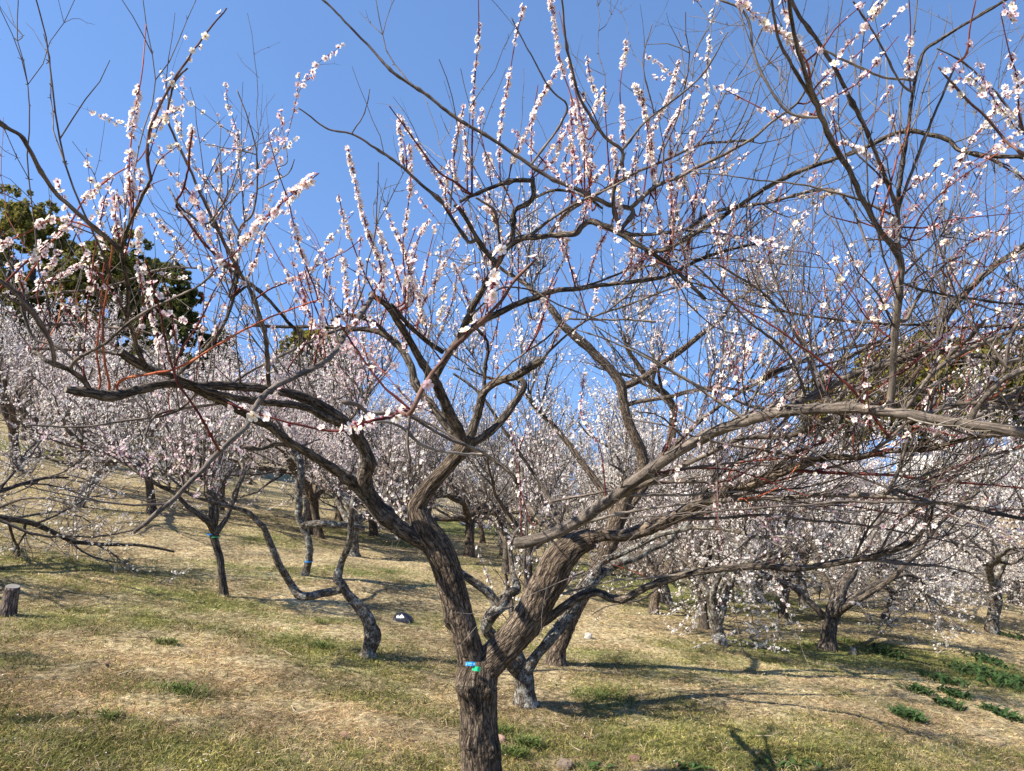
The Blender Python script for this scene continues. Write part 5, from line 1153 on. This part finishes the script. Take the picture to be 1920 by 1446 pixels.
def rock(name, label, px, py, w_px, h_px, col, seed, cat='stone', group=None, col2=None):
    q = hit(px, py); d = proj(q)[2]; n1_, n2_ = 18, 12
    th = np.linspace(0, 2 * np.pi, n1_, endpoint=False); ph = np.linspace(.05, np.pi - .05, n2_)
    T, Pp = np.meshgrid(th, ph); v = np.stack([np.cos(T) * np.sin(Pp), np.sin(T) * np.sin(Pp), np.cos(Pp)], -1).reshape(-1, 3)
    v = np.sign(v) * np.abs(v) ** .8
    v = v * (1 + .35 * fbm(v * 1.7 + seed * 9.1, 3))[:, None] * np.array([w_px / 2 * d / F, w_px / 2.4 * d / F, h_px * .75 * d / F]) + q + np.array([0, 0, h_px * .2 * d / F])
    i = np.arange(n2_ - 1)[:, None] * n1_; j = np.arange(n1_)[None, :]; j2 = (j + 1) % n1_
    f = np.stack([i + j, i + n1_ + j, i + n1_ + j2, i + j2], -1).reshape(-1, 4)
    g = Geo(); g.add(v, f.ravel(), np.full(len(f), 4)); g.add(v[:n1_], np.arange(n1_), [n1_])
    return tag(g.obj(name, plain(name + str(seed), col, .9, col2=col2, scale=25, bump=.01), origin=tuple(q), smooth=False), label, cat, group)
rock('stone', 'pinkish flat stone on the grass right of the big trunk base', 937, 1390, 24, 12, (.27, .17, .13), 1)
rock('stone', 'small dark brown stone below the pinkish one', 945, 1408, 14, 8, (.16, .11, .08), 2)
rock('stone', 'pale white stone in the dry grass right of the forked trees', 1103, 1198, 15, 12, (.40, .35, .30), 3)
rock('stone', 'beige stone standing upright by the low spreading tree', 1600, 1228, 13, 14, (.28, .23, .17), 4)
rock('stone', 'low orange stone half under the black plastic', 750, 1165, 13, 7, (.34, .17, .09), 5)
rock('stone', 'broad brown stone at the bottom edge right of the trunk', 1060, 1440, 30, 16, (.15, .11, .08), 6)
rock('stone', 'reddish flat stone far right in the lower grass', 1190, 1425, 26, 8, (.15, .08, .055), 7)
# black plastic
q = hit(755, 1166); d = proj(q)[2]; W = 40 * d / F; Hh = 17 * d / F
U_, V_ = np.meshgrid(np.linspace(-1, 1, 40), np.linspace(-1, 1, 26))
prof = np.clip(1 - np.abs(U_ - .0) ** 3.0, 0, 1) ** .6 * np.clip(1 - np.abs(V_) ** 2.4, 0, 1) ** .6
zz = Hh * prof * (1 - .28 * (U_ > .1) * (U_ - .1)) + .012 * fbm(np.stack([U_ * 5, V_ * 4, U_ * 0], -1), 4)
v = np.stack([U_ * W / 2 * (1 + .1 * V_), V_ * W * .33 - .12 * W * U_, zz], -1).reshape(-1, 3) + q
i = np.arange(25)[:, None] * 40; j = np.arange(39)[None, :]; f = np.stack([i + j, i + j + 1, i + 41 + j, i + 40 + j], -1).reshape(-1, 4)
g = Geo(); g.add(v, f.ravel(), np.full(len(f), 4))
tag(g.obj('plastic_sheet', plain('black_plastic', (.012, .012, .018), .28, scale=8, bump=.01), origin=tuple(q)), 'crumpled black plastic sheet bunched on the dry grass', 'plastic sheet')
# dark sheet far
q = hit(893, 985); g = Geo()
U_, V_ = np.meshgrid(np.linspace(-1, 1, 16), np.linspace(-1, 1, 12))
xx = q[0] + U_ * .55; yy = q[1] + V_ * .8; v = np.stack([xx, yy, gz(xx, yy) + .05 + .02 * fbm(np.stack([U_ * 3, V_ * 3, U_ * 0], -1), 2)], -1).reshape(-1, 3)
i = np.arange(11)[:, None] * 16; j = np.arange(15)[None, :]; f = np.stack([i + j, i + j + 1, i + 17 + j, i + 16 + j], -1).reshape(-1, 4); g.add(v, f.ravel(), np.full(len(f), 4))
tag(g.obj('ground_sheet', plain('grey_sheet', (.11, .12, .14), .5, scale=5), origin=tuple(q)), 'dark grey sheet lying flat on the green grass far behind', 'ground sheet')

# tags on the trees
def tape(label, px, py, d, w_, h_, rot, col, name='plastic_tag', cat='tag', marks=True):
    c = P(px, py, d); n = unit(-c + np.array([-.6, 0, .2])); a = unit(np.cross(UP, n)) ; a = unit(a * math.cos(rot) + UP * math.sin(rot)); b_ = np.cross(n, a)
    o = thing(name, label, cat, tuple(c)); g = Geo(); nx_ = 9
    rows = []
    for s in (-1, 1):
        for k in np.linspace(-1, 1, nx_): rows.append(c + a * k * w_ / 2 + b_ * s * h_ / 2 + n * (.004 * math.cos(k * 2.2) + .002 * math.sin(k * 5)))
    v = np.array(rows); v2 = v - n * .0012
    f = []
    for k in range(nx_ - 1): f += [k, k + 1, nx_ + k + 1, nx_ + k]; f += [2 * nx_ + k + 1, 2 * nx_ + k, 3 * nx_ + k, 3 * nx_ + k + 1]
    g.add(np.vstack([v, v2]), f, [4] * (2 * (nx_ - 1)))
    g.obj('strip', plain(name + '_' + str(px), col, .35, col2=tuple(x * .8 for x in col), scale=40), o, smooth=True)
    if marks:
        g = Geo()
        for kx, ky, ww, hh in ((-.28, 0, .07, .16), (.1, 0, .3, .12), (-.75, -.25, .1, .3), (.78, -.1, .07, .45)):
            z = .0065 + .001 * kx
            p = c + a * kx * w_ / 2 + b_ * ky * h_ / 2 + n * z
            v = np.array([p + a * sx * ww * w_ / 2 + b_ * sy * hh * h_ / 2 for sx, sy in ((-1, -1), (1, -1), (1, 1), (-1, 1))]); g.add(v, [0, 1, 2, 3], [4])
        g.obj('mark', plain(name + 'm_' + str(px), tuple(min(.85, x * 1.8 + .2) for x in col), .5), o, smooth=False)
    return o
tape('bright blue plastic tag fixed in the fork of the big trunk', 882, 1245, 3.855, .052, .020, .04, (.03, .26, .62))
tape('bright green plastic tag just below the blue one on the big trunk', 893, 1254, 3.85, .042, .024, -.12, (.01, .45, .18), marks=False)
def band(label, px, py, r_px, base_px, col, h=.018, rot=0.0):
    q = hit(*base_px); d = proj(q)[2]; c = P(px, py, d); R0 = r_px * d / F
    g = Geo(); g.tube(np.array([c - UP * h / 2, c, c + UP * h / 2]), [R0, R0 * 1.03, R0], 14, cap=False)
    return tag(g.obj('tape_band', plain('tape' + str(px), col, .4), origin=tuple(c)), label, 'tape')
band('blue tape wound round the slender young trunk', 397, 1001, 9, (420, 1118), (.03, .22, .55))
band('green tape wound just below the blue on the slender young trunk', 404, 1006, 9, (420, 1118), (.02, .32, .14), h=.013)
band('blue tape round the thin twisted trunk', 579, 1052, 7.6, (570, 1080), (.03, .25, .65))
band('green tape round the crooked S-shaped trunk', 668, 1130, 11.5, (687, 1232), (.03, .42, .25), h=.013)

# weeds, tufts and fallen leaves
def leafblade(jag):
    n = 11; s = np.linspace(0, 1, n); wd_ = .16 * np.sin(np.pi * np.clip(s * .92 + .05, 0, 1)) * (1 + jag * np.where(np.arange(n) % 2, .55, -.45)) 
    return s, wd_
def weed(px, py, spread_px, nl, label, group, col, jag=.8, L0=.10, up=.5, ry=.7, name='weed_clump', cat='plant', thin=1.0):
    q = hit(px, py); d = proj(q)[2]; R0 = spread_px * d / F; g = Geo()
    for k in range(nl):
        a = rng.uniform(0, 6.28); rr = R0 * 1.25 * rng.random() ** .8; x = q[0] + rr * math.cos(a); y = q[1] + rr * math.sin(a) * ry; z = float(gz(x, y))
        az = rng.uniform(0, 6.28); L = L0 * rng.uniform(.6, 1.4); s, wd_ = leafblade(jag)
        e = np.array([math.cos(az), math.sin(az), 0]); sd = np.array([-e[1], e[0], 0]); el = rng.uniform(up * .5, up * 1.5)
        c = np.array([x, y, z]) + e * (s * L * math.cos(el * .7))[:, None] + np.array([0, 0, 1]) * (L * (math.sin(el) * s * 1.3 - .65 * s * s * math.sin(el)))[:, None]
        w2 = (wd_ * L * 1.6 * thin)[:, None]
        v = np.concatenate([c - sd * w2 + np.array([0, 0, .15]) * w2, c + sd * w2 + np.array([0, 0, .15]) * w2, c])
        n = len(s); f = []
        for i in range(n - 1): f += [i, 2 * n + i, 2 * n + i + 1, i + 1, 2 * n + i, n + i, n + i + 1, 2 * n + i + 1]
        cc = np.array(col) * rng.uniform(.6, 1.4) ; g.add(v, f, [4] * (2 * (n - 1)), pc=np.tile(cc, (len(v), 1)))
    return tag(g.obj(name, M['leaf'], origin=tuple(q)), label, cat, group)
WG = 'leafy weeds on the right-hand grass'
G1 = (.05, .09, .028)
for px, py, sp, nl, lab in ((1870, 1275, 75, 420, 'largest dark green leafy weed patch near the right edge'), (1770, 1278, 38, 130, 'leafy weed clump just left of the largest patch'), (1850, 1240, 35, 110, 'dark weeds behind the largest patch'),
      (1790, 1305, 30, 90, 'weed clump in front and left of the largest patch'), (1720, 1298, 30, 70, 'flat weeds among the straw, third clump from the right'), (1900, 1195, 40, 110, 'weed patch highest up at the right edge'), (1780, 1325, 30, 60, 'small low weeds below the weed clumps on the right'),
      (1700, 1345, 35, 90, 'dark flat weeds on the shaded grass at the lower right'), (1880, 1342, 35, 80, 'weeds below the largest patch by the right edge'), (1660, 1225, 40, 90, 'weeds in the shade right of the low spreading tree')):
    weed(px, py, sp * (.62 if nl < 100 else .8), int(nl * 1.5), lab, WG, G1, ry=1.5, jag=1.0, L0=.085, up=.95, thin=.55)
for px, py, sp, nl, lab in ((1490, 1438, 45, 80, 'broad-leaved weeds at the bottom edge right of the centre'), (1290, 1440, 25, 40, 'small weed at the bottom edge'), (1115, 1440, 25, 24, 'big-leaved weed at the bottom edge near the trunk')):
    weed(px, py, sp, nl, lab, 'leafy weeds at the bottom edge', (.055, .10, .028), jag=.4, L0=.055)
TG = 'tufts of fresh green grass'
for px, py, sp, nl, lab in ((1130, 1312, 55, 300, 'wide bright green grass tuft right of the second trunk'), (990, 1400, 22, 320, 'dense dark green grass tuft right of the big trunk'), (935, 1375, 22, 160, 'grass tuft close to the pinkish stone'), (965, 1418, 26, 200, 'loose grass tuft below the dense dark one'), (600, 1215, 18, 140, 'bright grass tuft left of the crooked S-shaped tree'),
      (320, 1210, 16, 90, 'bright grass tuft in the straw on the left slope'), (732, 1075, 14, 70, 'grass tuft high above the black plastic'), (300, 1208, 12, 60, 'small tuft beside the left slope tuft'), (1590, 1205, 26, 220, 'grass tuft at the foot of the low spreading tree'), (1430, 1215, 30, 220, 'grass tuft between the two right-hand trunks'),
      (1510, 1215, 20, 120, 'grass tuft left of the low spreading tree'), (345, 1300, 40, 260, 'shaded dark grass clump on the lower left'), (205, 1350, 14, 70, 'small bright tuft at the lower left'), (600, 1170, 8, 30, 'tiny tuft above the bright one on the left')):
    weed(px, py, sp, nl, lab, TG, (.11, .145, .04), jag=0, L0=.075, up=1.0, name='grass_tuft', cat='grass', thin=.16)
# fallen leaves, copied
M['dead'] = plain('dead_leaf', (.11, .06, .035), .8, col2=(.20, .12, .07), scale=20)
g = Geo(); s, wd_ = leafblade(.1); n = len(s); L = .042
c = np.stack([s * L - L / 2, 0 * s, .012 * np.sin(s * 3) + .006], -1); w2 = (wd_ * L * 1.7)[:, None]; sd = np.array([0, 1, .55])
v = np.concatenate([c - np.array([0, 1, -.6]) * w2, c + sd * w2, c]); f = []
for i in range(n - 1): f += [i, 2 * n + i, 2 * n + i + 1, i + 1, 2 * n + i, n + i, n + i + 1, 2 * n + i + 1]
g.add(v, f, [4] * (2 * (n - 1))); lm = g.mesh('fallen_leaf', M['dead'])
for k in range(26):
    q = hit(rng.uniform(0, 1920), 1446 - 330 * rng.random() ** 1.3)
    o = bpy.data.objects.new('fallen_leaf', lm); C.objects.link(o); o.location = q + np.array([0, 0, .012]); o.rotation_euler = (rng.normal(0, .4), rng.normal(0, .3), rng.uniform(0, 6.28)); s = rng.uniform(.7, 1.5); o.scale = (s, s, s)
    tag(o, 'brown curled dead leaf lying in the straw', 'leaf', 'fallen brown leaves')
# pale twigs and stalks lying about
sticks = []
for k in range(36):
    q = hit(rng.uniform(0, 1920), 1446 - 280 * rng.random() ** 1.2); a = rng.uniform(0, 6.28); L = rng.uniform(.08, .3)
    g = Geo(); p = q + np.array([0, 0, .02]); w4 = grow(p, np.array([math.cos(a), math.sin(a), rng.uniform(-.02, .25)]), L, .0025, n=5, bend=.1, up=0)
    w4[:, 2] = np.maximum(w4[:, 2], gz(w4[:, 0], w4[:, 1]) + .006); g.tube(w4[:, :3], w4[:, 3], 5)
    tag(g.obj('fallen_twig', M['straw'] if 'straw' in M else M.setdefault('straw', plain('bleached_twig', (.52, .42, .29), .8, scale=40)), origin=tuple(q)), 'thin bleached twig lying in the grass', 'twig', 'fallen twigs')
print('objects', len(bpy.data.objects), 'polys', sum(len(o.data.polygons) for o in bpy.data.objects if o.type == 'MESH'))
